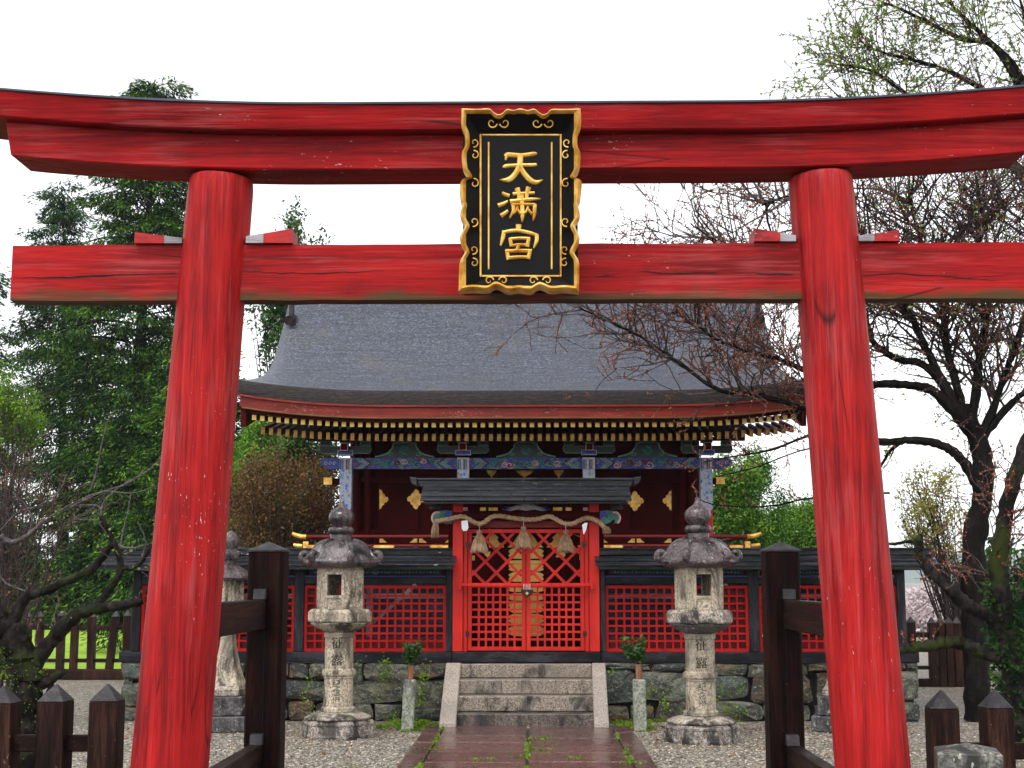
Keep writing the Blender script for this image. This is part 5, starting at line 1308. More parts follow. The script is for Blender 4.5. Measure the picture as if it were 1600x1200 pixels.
        pts = [(ox+rr*s*ca, oy+rr*s*sa, z(py)-.004) for rr, py in ((19, 843.5), (32, 847), (41, 853), (46, 861), (50, 867))]
        mb.tube(pts, [3.2*s]*5, 6)
    mb.build('curled_corner', M['stone_r'], rf, smooth=50)
    mb = MB(); mb.lathe([(17*s, z(844.5)), (17*s, z(836)), (16*s, z(835)), (19*s, z(834)), (20.6*s, z(831)), (20.6*s, z(827)), (18*s, z(824)), (13*s, z(823)), (13.5*s, z(822)), (18*s, z(818)), (20*s, z(812)), (20*s, z(806)), (18*s, z(801)), (12*s, z(796)), (6*s, z(791.5)), (3.6*s, z(787)), (3.2*s, z(782)), (1*s, z(781))], 32, cc)
    mb.build('jewel', M['stone_r'], root, smooth=45)
    R_ = 22.3*s
    for ch, py in zip('征露紀念燈', (1011, 1037, 1072, 1085, 1098)): engrave(ch, 'inscription', root, R_, z(py), .13 if py < 1050 else .088, -.02, M['ink'])
    return root
lantern(528, 15.2, 'stone lantern with curled dark cap left of the steps, with pale shaft', 0, R(-8), False)
lantern(1096, 14.8, 'stone lantern with curled dark cap right of the steps, with blackened lotus tray', R(12), R(-6), True)
def lantern2(px, Y, label):
    c = at(px, 1100, Y); root = thing('stone_lantern', (c.x, Y, 0), label, 'stone lantern', 'flared stone lanterns half hidden behind the torii')
    s = X(355, 1000, 15.9)-X(354, 1000, 15.9); z = lambda py: max(0, Z(354, py, 15.9)); ox, oy = c.x, Y; cc = (ox, oy, 0); ph = R(12)
    H = lambda rr, py: hexring(rr*s, z(py), ph, 6, (ox, oy))
    mb = MB(); mb.hexa(H(56, 1140), H(55, 1116)); mb.hexa(H(45, 1115.9), H(44, 1086)); mb.build('stepped_base', M['stone_d'], root, bevel=.012)
    mb = MB(); mb.hexa(H(37, 1085.9), H(36, 1078)); mb.hexa(H(36, 1077.9), H(31, 1070)); mb.build('plinth', M['stone_m'], root, bevel=.01)
    mb = MB(); pr = [(30, 1069.9), (26, 1060), (20, 1042), (15, 1020), (12, 1000), (11, 985), (13, 976), (22, 969)]
    for (r0, p0), (r1, p1) in zip(pr[:-1], pr[1:]): mb.hexa(H(r0, p0), H(r1, p1))
    mb.build('shaft', M['stone_l'], root)
    mb = MB(); mb.hexa(H(28, 968.9), H(31, 962)); mb.hexa(H(31, 961.9), H(31, 955)); mb.build('platform', M['stone_l'], root, bevel=.006)
    mb = MB(); z0, z1 = z(954.9), z(907)
    for k in range(6):
        a = ph+k*math.pi/3; mb.box((ox+18*s*math.cos(a), oy+18*s*math.sin(a), (z0+z1)/2), (.055, .055, z1-z0), Matrix.Rotation(a, 3, 'Z'))
    mb.hexa(H(12, 954.8), H(12, 907.2)); mb.build('fire_box', M['stone_l'], root, bevel=.006)
    mb = MB(); rr = [(34, 906.9), (37, 903), (36, 900), (26, 891), (14, 884), (9, 881)]
    for (r0, p0), (r1, p1) in zip(rr[:-1], rr[1:]): mb.hexa(H(r0, p0), H(r1, p1))
    mb.build('roof', M['stone_r'], root)
    mb = MB(); mb.lathe([(9*s, z(881)), (9*s, z(876)), (15*s, z(874)), (17*s, z(868)), (16*s, z(862)), (9*s, z(859)), (9*s, z(857)), (13*s, z(852)), (14*s, z(846)), (13*s, z(840)), (7*s, z(833)), (1*s, z(829))], 24, cc); mb.build('jewel', M['stone_r'], root, smooth=45)
    return root
lantern2(354, 15.9, 'flared stone lantern behind the left torii pillar and the dark post')
lantern2(1319, 15.9, 'dark stepped stone lantern base peeking out left of the right torii pillar')

# ================================================================== OFFERING STANDS WITH EVERGREEN SPRIGS
def stand(tx0, tx1, ty, bx0, bx1, by, cx0, cx1, cy, lx0, lx1, ly0, ly1, side, seed):
    Y = 15.75; b0, b1 = at(bx0, by, Y), at(bx1, by, Y); t0, t1 = at(tx0, ty, Y), at(tx1, ty, Y)
    root = thing('offering_stand', ((b0.x+b1.x)/2, Y, 0), 'small lichen covered stone post holding a bamboo vase %s of the stairs' % side, 'stone vase stand', 'offering stands beside the stairs')
    d = (b1.x-b0.x); mb = MB()
    mb.hexa([(b0.x, Y, 0), (b1.x, Y, 0), (b1.x, Y+d, 0), (b0.x, Y+d, 0)], [(t0.x, Y+.02, t0.z), (t1.x, Y+.02, t1.z), (t1.x, Y+d, t1.z), (t0.x, Y+d, t0.z)])
    mb.build('post', M['vase_stone'], root, bevel=.012)
    xc, r = X((cx0+cx1)/2, cy, Y+d/2), (X(cx1, cy, Y)-X(cx0, cy, Y))/2; zc = Z(640, cy, Y)
    mb = MB(); mb.lathe([(r, t0.z-.04), (r, zc), (r*.8, zc), (r*.8, zc-.02)], 16, (xc, Y+d/2, 0)); mb.build('bamboo_vase', M['bamboo'], root, smooth=40)
    r_ = random.Random(seed); base = Vector((xc, Y+d/2, zc-.02))
    sp = thing('evergreen_sprig', base, 'leafy evergreen sprig in the bamboo vase %s of the stairs' % side, 'sprig', 'evergreen offering sprigs')
    mb = MB(); C_, D_ = [], []
    for k in range(13):
        e = at(r_.uniform(lx0, lx1), r_.uniform(ly0, ly0+(ly1-ly0)*.65), Y+d/2+r_.uniform(-.12, .12)); m_ = base.lerp(e, .5)+Vector((r_.uniform(-.02, .02), r_.uniform(-.02, .02), .02))
        mb.tube([base, m_, e], [.005, .004, .002], 4)
        for q in range(26):
            t = r_.uniform(.25, 1.02); p = base.lerp(m_, t*2) if t < .5 else m_.lerp(e, t*2-1)
            dv = Vector((r_.uniform(-1, 1), r_.uniform(-1, 1), r_.uniform(-.5, .7))).normalized(); C_.append(p+dv*.03); D_.append(dv)
    mb.build('stem', M['twig'], sp); leaf_mesh('leaves', C_, D_, .066, .036, M['sprig'], sp, seed)
stand(630, 649, 1062, 626.5, 645, 1139, 637.5, 646, 1040, 629, 662, 996, 1042, 'left', 3)
stand(989.5, 1009, 1062, 991, 1011, 1144, 993, 1002.5, 1038, 972, 1006, 994, 1040, 'right', 5)

# ================================================================== PLANTS
def bez(pts, m=6):
    pts = [Vector(p) for p in pts]; out = []
    for i in range(len(pts)-1):
        p0, p1, p2, p3 = pts[max(i-1, 0)], pts[i], pts[i+1], pts[min(i+2, len(pts)-1)]
        for q in range(m):
            t = q/m; out.append(.5*((2*p1)+(p2-p0)*t+(2*p0-5*p1+4*p2-p3)*t*t+(-p0+3*p1-3*p2+p3)*t**3))
    out.append(pts[-1]); return out
def limb(mb, pts, r0, r1, rnd, n=10, jit=.0):
    c = bez(pts, 8); k = len(c)
    c = [p+Vector((rnd.uniform(-1, 1), rnd.uniform(-1, 1), rnd.uniform(-1, 1)))*jit for p in c]
    mb.tube(c, [(r0+(r1-r0)*(i/(k-1))**.8)*rnd.uniform(.88, 1.13) for i in range(k)], n); return c
def sprout(mb, p, d, L, r, lev, rnd, tips, P):
    """grow one branch and, down to level 0, its side shoots"""
    n_ = 5 if lev > 0 else 4; pts = [p]; q = p; dd = d.normalized()
    for i in range(n_):
        dd = (dd + Vector((rnd.gauss(0, 1), rnd.gauss(0, 1), rnd.gauss(0, 1)))*P['wig'] + Vector((0, 0, P['up']))).normalized()
        q = q+dd*(L/n_); pts.append(q)
    rad = [max(r*(1-.75*i/n_), P['rmin']) for i in range(n_+1)]
    mb.tube(pts, rad, 5 if r > .02 else 3, cap=False)
    if lev <= P['budlev']:
        for i in range(1, n_+1):
            for _ in range(P['buds']):
                t = rnd.random(); a = pts[i-1].lerp(pts[i], t); dv = Vector((rnd.gauss(0, 1), rnd.gauss(0, 1), rnd.gauss(0, 1)+.3)).normalized(); tips.append((a+dv*P['off'], dv))
    if lev > 0:
        nc = max(1, int(L*P['dens'][lev]+rnd.random()))
        for k in range(nc):
            t = rnd.uniform(.15, 1.0)*n_; i = min(int(t), n_-1); a = pts[i].lerp(pts[i+1], t-i)
            ax = (pts[i+1]-pts[i]).normalized(); s_ = ax.orthogonal(); s_.rotate(Matrix.Rotation(rnd.uniform(0, 2*math.pi), 3, ax))
            an = rnd.uniform(.5, 1.1); nd = ax*math.cos(an)+s_*math.sin(an)
            sprout(mb, a, nd, L*rnd.uniform(.4, .75)*P.get('shrink', 1), max(r*.55, P['rmin']), lev-1, rnd, tips, P)
def along(mb, c, n_, L, r, lev, rnd, tips, P, t0=.1, bias=None, t1=1.0):
    for k in range(n_):
        t = rnd.uniform(t0, t1)*(len(c)-1); i = min(int(t), len(c)-2); a = c[i].lerp(c[i+1], t-i); ax = (c[i+1]-c[i]).normalized()
        s_ = ax.orthogonal(); s_.rotate(Matrix.Rotation(rnd.uniform(0, 2*math.pi), 3, ax)); an = rnd.uniform(.5, 1.15)
        nd = ax*math.cos(an)+s_*math.sin(an)
        if bias is not None: nd = (nd+bias).normalized()
        sprout(mb, a, nd, L*rnd.uniform(.6, 1.2), r, lev, rnd, tips, P)
def tips_mesh(name, tips, L, W, mat, parent, seed):
    if not tips: return
    rg = np.random.default_rng(seed); n_ = len(tips)
    return leaf_mesh(name, [t[0] for t in tips], [t[1] for t in tips], L*rg.uniform(.6, 1.3, n_), W*rg.uniform(.6, 1.3, n_), mat, parent, seed)

# ---- big old plum on the right, spreading in front of the hall roof
rnd = random.Random(21); YPL = 17.0
def A(px, py, Y=YPL): return at(px, py, Y)
base = A(1528, 1112); base.z = 0
plum = thing('plum_tree', base, 'old dark plum tree right of the torii, its budding branches spreading over the hall roof', 'tree')
mb = MB()
tr = limb(mb, [base, A(1524, 1000), A(1522, 860), A(1536, 760), A(1528, 690), A(1500, 640)], .155, .115, rnd, 14, .012)
lb = {}
lb['a'] = limb(mb, [A(1530, 760), A(1500, 716), A(1470, 695), A(1420, 688), A(1370, 690, 16.8), A(1310, 668, 16.6), A(1258, 640, 16.5), A(1190, 618, 16.4), A(1120, 608, 16.3), A(1060, 566, 16.3), A(1000, 526, 16.2), A(950, 502, 16.2), A(905, 481, 16.2)], .068, .009, rnd, 10, .009)
lb['b'] = limb(mb, [A(1505, 660), A(1460, 612), A(1420, 602), A(1375, 600), A(1340, 610), A(1290, 600, 16.6), A(1240, 570, 16.5), A(1180, 552, 16.4), A(1130, 536, 16.3), A(1085, 506, 16.3), A(1050, 488, 16.3)], .068, .009, rnd, 10, .009)
lb['c'] = limb(mb, [A(1500, 645), A(1450, 575), A(1400, 560), A(1365, 535), A(1352, 505), A(1300, 470, 16.5), A(1230, 440, 16.3), A(1150, 400, 16.2), A(1080, 350, 16.1)], .06, .009, rnd, 10, .009)
lb['d'] = limb(mb, [A(1500, 645), A(1455, 560), A(1425, 500), A(1400, 440), A(1360, 380), A(1300, 330, 16.5), A(1250, 305, 16.4), A(1190, 320)], .058, .010, rnd, 10, .010)
lb['e'] = limb(mb, [A(1505, 640), A(1480, 540), A(1470, 450), A(1440, 380), A(1420, 310)], .06, .011, rnd, 10, .010)
lb['f'] = limb(mb, [A(1520, 660), A(1530, 560), A(1545, 470), A(1530, 380), A(1540, 310)], .066, .011, rnd, 10, .010)
lb['g'] = limb(mb, [A(1530, 690), A(1570, 590), A(1600, 500), A(1630, 420), A(1620, 330)], .06, .011, rnd, 10, .010)
lb['h'] = limb(mb, [A(1525, 700), A(1570, 640), A(1620, 600), A(1690, 560), A(1760, 500)], .06, .011, rnd, 10, .010)
lb['i'] = limb(mb, [A(1420, 688), A(1395, 700), A(1372, 732), A(1345, 745)], .03, .012, rnd, 8, .004)
lb['j'] = limb(mb, [A(1310, 668, 16.6), A(1260, 682, 16.4), A(1200, 704, 16.3), A(1140, 714, 16.3), A(1100, 722, 16.3)], .022, .007, rnd, 6, .004)
lb['k'] = limb(mb, [A(1330, 690, 16.6), A(1260, 702, 16.4), A(1180, 730, 16.3), A(1120, 745, 16.3)], .013, .006, rnd, 5, .004)
lb['l'] = limb(mb, [A(1390, 770, 16.6), A(1275, 777, 16.4), A(1200, 791, 16.3), A(1120, 789, 16.3), A(1082, 774, 16.3)], .014, .006, rnd, 5, .004)
mb.build('trunk', M['bark'], plum, smooth=60)
tw = MB(); tips = []
P1 = dict(wig=.20, up=.05, rmin=.0042, budlev=1, buds=2, off=.007, dens=[0, 5.0, 4.0, 3.2], shrink=1)
UPB = Vector((-.1, 0, .55))
for k_, n_, L, t0 in (('a', 66, .85, .40), ('b', 68, .85, .32), ('c', 62, 1.0, .25), ('d', 56, 1.0, .12), ('e', 56, 1.15, .1), ('f', 56, 1.15, .1), ('g', 50, 1.15, .1), ('h', 26, 1.1, .2)):
    along(tw, lb[k_], n_, L, .014 if k_ in 'abc' else .020, 2 if k_ in 'abc' else 3, rnd, tips, P1, t0, UPB if k_ in 'ab' else Vector((-.15, 0, .35)))
for k_, n_, L in (('i', 6, .4), ('j', 14, .35), ('k', 5, .3), ('l', 7, .25)): along(tw, lb[k_], n_, L, .008, 1, rnd, tips, P1, .1)
along(tw, tr, 26, .55, .010, 1, rnd, tips, P1, .45)
tw.build('twigs', M['twig'], plum)
tips = [t for t in tips if t[0].x < 3.2 or rnd.random() < .45]
tips_mesh('buds', tips, .032, .022, M['bud'], plum, 1)
lt = [(t[0]+Vector((rnd.gauss(0, .05), rnd.gauss(0, .05), rnd.gauss(0, .05))), t[1]) for t in tips if t[0].x > 3.2 and rnd.random() < .10]
tips_mesh('young_leaves', lt, .05, .035, M['young'], plum, 2)

# ---- mossy plum at the right edge with limbs reaching left
rnd = random.Random(5); Ym2 = 13.6
B = lambda px, py, Y=Ym2: at(px, py, Y)
base = B(1592, 1150); base.z = 0
mp = thing('plum_tree', base, 'moss covered plum tree at the right edge with crooked limbs reaching left', 'tree')
mb = MB()
t2 = limb(mb, [base, B(1584, 1080), B(1578, 1000), B(1560, 900), B(1572, 800), B(1600, 700), B(1640, 600), B(1665, 500), B(1720, 420)], .15, .02, rnd, 14, .012)
limb(mb, [base, B(1610, 1060), B(1618, 950), B(1625, 820), B(1660, 700), B(1720, 600), B(1760, 480)], .12, .02, rnd, 12, .012)
m1 = limb(mb, [B(1576, 1000), B(1557, 970), B(1530, 955), B(1503, 940), B(1482, 917), B(1458, 898), B(1440, 872), B(1435, 850), B(1437, 838)], .085, .035, rnd, 10, .008)
m3 = limb(mb, [B(1436, 850), B(1420, 846), B(1390, 850), B(1350, 840)], .022, .010, rnd, 8, .003)
m2 = limb(mb, [B(1578, 1035), B(1547, 1024), B(1513, 1010), B(1483, 1003), B(1450, 1010), B(1413, 1013), B(1380, 1020)], .075, .045, rnd, 10, .010)
mb.build('trunk', M['mossbark'], mp, smooth=60)
tw = MB(); tips = []
along(tw, t2, 40, .6, .010, 2, rnd, tips, P1, .3, Vector((-.2, 0, .2))); along(tw, m1, 6, .3, .007, 1, rnd, tips, P1, .5); along(tw, m2, 4, .2, .006, 1, rnd, tips, P1, .5)
tw.build('twigs', M['twig'], mp); tips_mesh('buds', tips, .03, .022, M['bud'], mp, 3)
iv = []
for _ in range(1500):
    c_ = rnd.choice(t2[:22]); dv = Vector((rnd.gauss(0, 1), rnd.gauss(0, 1), rnd.gauss(0, .6))).normalized(); iv.append((c_+dv*rnd.uniform(.10, .24)+Vector((0, 0, rnd.gauss(0, .1))), dv))
tips_mesh('ivy', iv, .06, .045, M['darkgreen'], mp, 4)

# ---- mossy plum at the left edge, pruned, with pale shoots
rnd = random.Random(12); YLP = 10.8
Cc = lambda px, py, Y=YLP: at(px, py, Y)
base = Cc(30, 1260); base.z = 0
lp = thing('plum_tree', base, 'pruned mossy plum tree at the left edge with grey bare limbs', 'tree')
mb = MB()
lt_ = limb(mb, [base, Cc(34, 1130), Cc(38, 1060), Cc(30, 1010), Cc(0, 975), Cc(-40, 930)], .145, .09, rnd, 14, .015)
l1 = limb(mb, [Cc(40, 1055), Cc(62, 1025), Cc(90, 990), Cc(118, 962), Cc(150, 950), Cc(190, 946), Cc(222, 938)], .072, .034, rnd, 10, .006)
l2 = limb(mb, [Cc(150, 950), Cc(166, 928), Cc(185, 900), Cc(187, 870), Cc(176, 845), Cc(166, 822), Cc(158, 806)], .034, .018, rnd, 8, .003)
l3 = limb(mb, [Cc(10, 985), Cc(28, 955), Cc(42, 932), Cc(75, 922), Cc(105, 907), Cc(140, 892), Cc(168, 860), Cc(178, 850)], .050, .022, rnd, 8, .005)
l4 = limb(mb, [Cc(188, 888), Cc(210, 886), Cc(226, 872), Cc(236, 850)], .022, .012, rnd, 6, .003)
l5 = limb(mb, [Cc(38, 1090), Cc(55, 1110), Cc(75, 1090), Cc(84, 1070)], .05, .035, rnd, 8, .006)
l6 = limb(mb, [Cc(-30, 1010), Cc(10, 1035), Cc(40, 1060), Cc(70, 1068), Cc(100, 1048)], .055, .03, rnd, 8, .01)
mb.build('trunk', M['mossbark'], lp, smooth=60)
mb = MB()
limb(mb, [Cc(0, 838), Cc(20, 848), Cc(46, 835), Cc(60, 822), Cc(70, 812)], .026, .015, rnd, 8, .003); limb(mb, [Cc(-60, 900), Cc(-20, 850), Cc(0, 842)], .04, .027, rnd, 8, .003)
for pts in ([(176, 845), (150, 815), (125, 812), (115, 806)], [(158, 806), (162, 785), (185, 762), (215, 745), (240, 730)], [(160, 800), (150, 790), (120, 790), (95, 800)], [(178, 850), (195, 855), (215, 855), (240, 848)], [(185, 872), (190, 840), (200, 800), (205, 770)],
            [(222, 870), (228, 850), (222, 830), (215, 815)], [(140, 768), (150, 740), (160, 690), (172, 650), (186, 640)], [(110, 792), (135, 780), (165, 768), (210, 770), (245, 758)], [(46, 835), (50, 810), (40, 790), (20, 770)], [(0, 830), (30, 800), (60, 790), (90, 770), (105, 740)],
            [(0, 900), (10, 912), (30, 920), (45, 925)], [(60, 822), (90, 800), (140, 775), (200, 755), (250, 720)], [(95, 990), (85, 965), (92, 940), (80, 905)], [(62, 1025), (55, 1000), (60, 975)]):
    limb(mb, [Cc(*p) for p in pts], .0085, .004, rnd, 5, .003)
mb.build('bare_shoots', M['twig_grey'], lp, smooth=60)
tw = MB(); tips = []
P2 = dict(wig=.16, up=.10, rmin=.003, budlev=0, buds=1, off=.02, dens=[0, 4, 3], shrink=.9)
along(tw, l1, 7, .16, .004, 0, rnd, tips, P2, .1, Vector((0, 0, .8))); along(tw, l2, 5, .22, .004, 1, rnd, tips, P2, .3); along(tw, l3, 6, .25, .004, 0, rnd, tips, P2, .2, Vector((0, 0, .7))); along(tw, l4, 4, .25, .004, 1, rnd, tips, P2, .2)
tw.build('twigs', M['twig_grey'], lp); tips_mesh('young_leaves', tips, .028, .018, M['young'], lp, 6)
ms = []
for _ in range(2200):
    c_ = rnd.choice(lt_[:20]+l6[:10]); dv = Vector((rnd.gauss(0, 1), rnd.gauss(0, 1), rnd.gauss(0, .6))).normalized(); ms.append((c_+dv*rnd.uniform(.09, .17), dv))
tips_mesh('moss_tufts', ms, .026, .016, M['moss'], lp, 7)

# ---- conifers
def conifer(px, Y, top_py, rmax, seed, mat, label, nb=150, pw=.62, lsz=.13, bare=0.0, zlow=.6, trunk_r=.22, spray=26, top_px=None):
    rnd = random.Random(seed); rg = np.random.default_rng(seed); H = Z(px, top_py, Y); bx = X(px, 900, Y); tx = X(top_px or px, top_py, Y)
    t = thing('conifer_tree', (bx, Y, 0), label, 'tree'); mb = MB()
    mb.tube([(bx+(tx-bx)*q*q+.05*math.sin(q*9), Y+.05*math.cos(q*7), H*q) for q in [i/14 for i in range(15)]], [trunk_r*(1-.93*i/14) for i in range(15)], 10); mb.build('trunk', M['bark'], t, smooth=60)
    br = MB(); C_, D_ = [], []
    for k in range(nb):
        h = zlow+(H-zlow-.15)*((k+rnd.random())/nb); q = (h-zlow)/(H-zlow); L = rmax*max(0.06, (1-q))**pw*rnd.uniform(.55, 1.12); a = k*2.399+rnd.uniform(-.4, .4)
        p0 = Vector((bx+(tx-bx)*(h/H)**2, Y, h)); dv = Vector((math.cos(a), math.sin(a), 0)); sl = rnd.uniform(-.15, .35)-.25*(1-q)
        p1 = p0+dv*L*.5+Vector((0, 0, L*.5*sl+L*.08)); p2 = p0+dv*L+Vector((0, 0, L*sl-.10*L))
        c = bez([p0, p1, p2], 5); br.tube(c, [max(.006, .035*L/2*(1-.8*i/(len(c)-1))) for i in range(len(c))], 4, cap=False)
        ns = max(1, int(spray*(L/rmax+.2)*rnd.uniform(.7, 1.2)*(1-bare*rnd.random())))
        for s_ in range(ns):                                  # flat drooping sprays, one tuft of fine leaves each
            tt = rnd.uniform(.25, 1.03)*(len(c)-1); i = min(int(tt), len(c)-2); a0 = c[i].lerp(c[i+1], tt-i)
            side = Vector((-dv.y, dv.x, 0))*rnd.gauss(0, .30)*L*.7; ctr = a0+side+Vector((0, 0, -abs(rnd.gauss(0, .05))*L-.02))
            out = (dv+side*.8).normalized(); R_ = lsz*rnd.uniform(2.0, 4.2); m = int(70*rnd.uniform(.6, 1.2))
            v = rg.normal(size=(m, 3)); v /= np.linalg.norm(v, axis=1, keepdims=True); v *= rg.uniform(.1, 1, (m, 1))**.5
            off = v*np.array([R_, R_, R_*.42]); off[:, 2] -= (off[:, 0]**2+off[:, 1]**2)/R_*.45
            C_.append(np.array(ctr)+off); D_.append(v*np.array([1, 1, .3])+np.array(out)*.5+np.array([0, 0, -.45])+rg.normal(size=(m, 3))*.25)
    br.build('branches', M['bark'], t); C_ = np.concatenate(C_); D_ = np.concatenate(D_); n_ = len(C_)
    leaf_mesh('foliage', C_, D_, lsz*rg.uniform(.7, 1.5, n_), lsz*.34*rg.uniform(.7, 1.3, n_), mat, t, seed, .55)
    return t
conifer(208, 52, 128, 4.6, 3, M['conifer'], 'tall conifer with sunlit green tufts behind the left torii pillar', 200, .46, .18, .30, 1.5, .40, 19, 240)  # bright tufts come from clump noise in the leaf colour
conifer(95, 58, 290, 3.2, 4, M['conifer_b'], 'thin blue green conifer left of the tall conifer with sky showing through', 100, .45, .18, .45, 6.0, .3, 15)
conifer(-40, 48, 385, 2.0, 6, M['conifer_b'], 'narrow dark conifer cut by the left edge of the photo', 90, .35, .17, .1, 1, .3, 9)
conifer(310, 33, 500, 2.2, 8, M['conifer'], 'lower green conifer just behind the left torii pillar', 100, .45, .13, .1, .6, .2, 13)
conifer(205, 49, 640, 3.0, 9, M['conifer'], 'young drooping conifer beyond the lawn behind the distant left picket fence', 130, .45, .16, .1, .4, .24, 18)

def shrub(name, cx, cy, cz, rx, ry, rz, nst, nleaf, lsz, mat, label, seed, cat='bush', clumps=60, sig=.16, stem_mat='twig', shell=.45, root_px=None, group=None, base=None):
    """leaf clumps carried on stems that fan out from the ground"""
    rnd = random.Random(seed); rg = np.random.default_rng(seed)
    b0 = Vector(base) if base else Vector((cx, cy, 0)); t = thing(name, b0, label, cat, group); mb = MB(); cl = []
    for k in range(clumps):
        v = Vector((rnd.gauss(0, 1), rnd.gauss(0, 1), rnd.gauss(0, 1))).normalized()*(shell+(1-shell)*rnd.random())**.7
        cl.append(Vector((cx+v.x*rx, cy+v.y*ry, cz+v.z*rz)))
    for k in range(nst):
        e = cl[k % clumps]; m_ = b0.lerp(e, .45)+Vector((rnd.uniform(-.15, .15), rnd.uniform(-.15, .15), .12*rz)); c = bez([b0+Vector((rnd.uniform(-.12, .12)*rx, rnd.uniform(-.12, .12)*ry, 0)), m_, e], 4)
        mb.tube(c, [max(.006, .03*(rx+rz)/3*(1-.85*i/(len(c)-1))) for i in range(len(c))], 4, cap=False)
        for q in range(5):
            i = rnd.randrange(len(c)//2, len(c)); d = Vector((rnd.gauss(0, 1), rnd.gauss(0, 1), rnd.gauss(0, 1)+.6)).normalized(); mb.tube([c[i], c[i]+d*.25*rz, c[i]+d*.45*rz+Vector((0, 0, .04))], [.007, .006, .004], 3, cap=False)
    mb.build('stems', M[stem_mat], t)
    idx = rg.integers(0, clumps, nleaf); C_ = np.array([tuple(c) for c in cl])[idx]+rg.normal(size=(nleaf, 3))*np.array([rx, ry, rz])*sig
    C_ = C_[C_[:, 2] > .02]; n_ = len(C_); D_ = rg.normal(size=(n_, 3))+np.array([0, 0, .15])
    leaf_mesh('leaves', C_, D_, lsz*rg.uniform(.6, 1.4, n_), lsz*.48*rg.uniform(.7, 1.3, n_), mat, t, seed); return t
def pshrub(name, px0, px1, py0, py1, Y, nst, nleaf, lsz, mat, label, seed, **kw):
    x0, x1 = X(px0, 800, Y), X(px1, 800, Y); z1, z0 = Z(800, py0, Y), max(Z(800, py1, Y), 0)
    return shrub(name, (x0+x1)/2, Y, (z0+z1)/2, (x1-x0)/2, kw.pop('ry', (x1-x0)/2.4), (z1-z0)/2, nst, nleaf, lsz, mat, label, seed, **kw)
pshrub('shrub', 352, 545, 705, 880, 24.5, 90, 15000, .06, M['russet'], 'russet budding shrub behind the fence left of the hall', 31, clumps=110, sig=.14)
pshrub('broadleaf_bush', 340, 520, 640, 900, 28, 40, 42000, .08, M['darkgreen'], 'dark green bush behind the russet shrub left of the hall', 32, clumps=90)
pshrub('broadleaf_bush', 358, 440, 655, 790, 27, 24, 13000, .066, M['bushgreen'], 'brighter green bush under the left end of the hall roof', 42, clumps=40)
pshrub('broadleaf_tree', 378, 520, 330, 610, 38, 70, 9000, .13, M['darkgreen'], 'sparse leafy tree with sky showing through behind the left roof edge', 33, cat='tree', clumps=120, sig=.10, shell=.1)
pshrub('broadleaf_bush', 1108, 1225, 705, 900, 26.5, 30, 26000, .066, M['bushgreen'], 'bright green pointed bush just right of the hall', 34, clumps=60, sig=.17)
pshrub('broadleaf_bush', 1190, 1330, 785, 905, 28, 26, 24000, .066, M['bushgreen'], 'lower bright green bush behind the right dark post', 35, clumps=60, sig=.17)
pshrub('broadleaf_bush', 1060, 1180, 840, 960, 26, 20, 3500, .12, M['darkgreen'], 'dark low bush behind the right fence wing', 45, clumps=40)
pshrub('sapling', 1395, 1520, 715, 905, 23.5, 60, 3600, .06, M['olive'], 'slender sapling with yellow green leaves right of the right torii pillar', 36, cat='tree', clumps=110, sig=.09, shell=.05, base=(X(1505, 1000, 23.5), 23.5, 0))
pshrub('cherry_tree', 1395, 1480, 925, 1010, 46, 30, 6500, .16, M['blossom'], 'pale pink blossoming cherry tree beyond the right end of the fence', 37, cat='tree', clumps=60, sig=.18)
pshrub('cherry_tree', 1440, 1560, 938, 1030, 40, 30, 6500, .15, M['blossom'], 'pale pink blossoming cherry tree behind the right picket fence', 38, cat='tree', clumps=60, sig=.18)
pshrub('broadleaf_tree', -70, 62, 560, 740, 26, 60, 8500, .06, M['lime'], 'lime green tree at the left edge beside the conifers', 39, cat='tree', clumps=120, sig=.09, shell=.1)
pshrub('broadleaf_bush', -60, 60, 790, 985, 48, 30, 16000, .15, M['darkgreen'], 'dark green bush beyond the lawn at the left edge', 40, clumps=70)
pshrub('broadleaf_bush', 75, 260, 830, 985, 49, 30, 20000, .15, M['darkgreen'], 'dark green bush beyond the lawn beside the left pillar', 41, clumps=80)
pshrub('broadleaf_bush', 1490, 1640, 860, 1075, 26, 30, 7000, .13, M['darkgreen'], 'dark bush in the shade behind the mossy plum', 43, clumps=70)
def woods(name, x0, x1, Y, h, n_, mat, label, seed):              # a far off wood that reads as one mass
    rg = np.random.default_rng(seed); xs_ = rg.uniform(x0, x1, n_); top = h*(.7+.3*np.sin(xs_*.21+seed)*np.cos(xs_*.07)); zz = rg.uniform(0, 1, n_)**.8*top
    C_ = np.stack([xs_, Y+rg.normal(size=n_)*3, zz], 1); o = leaf_mesh(name, C_, rg.normal(size=(n_, 3)), .9*rg.uniform(.5, 1.4, n_), .5, mat, None, seed); o['kind'] = 'stuff'; o['label'] = label; return o
woods('far_wood', -60, -14, 74, 3.4, 20000, M['conifer'], 'far dark wood beyond the lawn', 3)

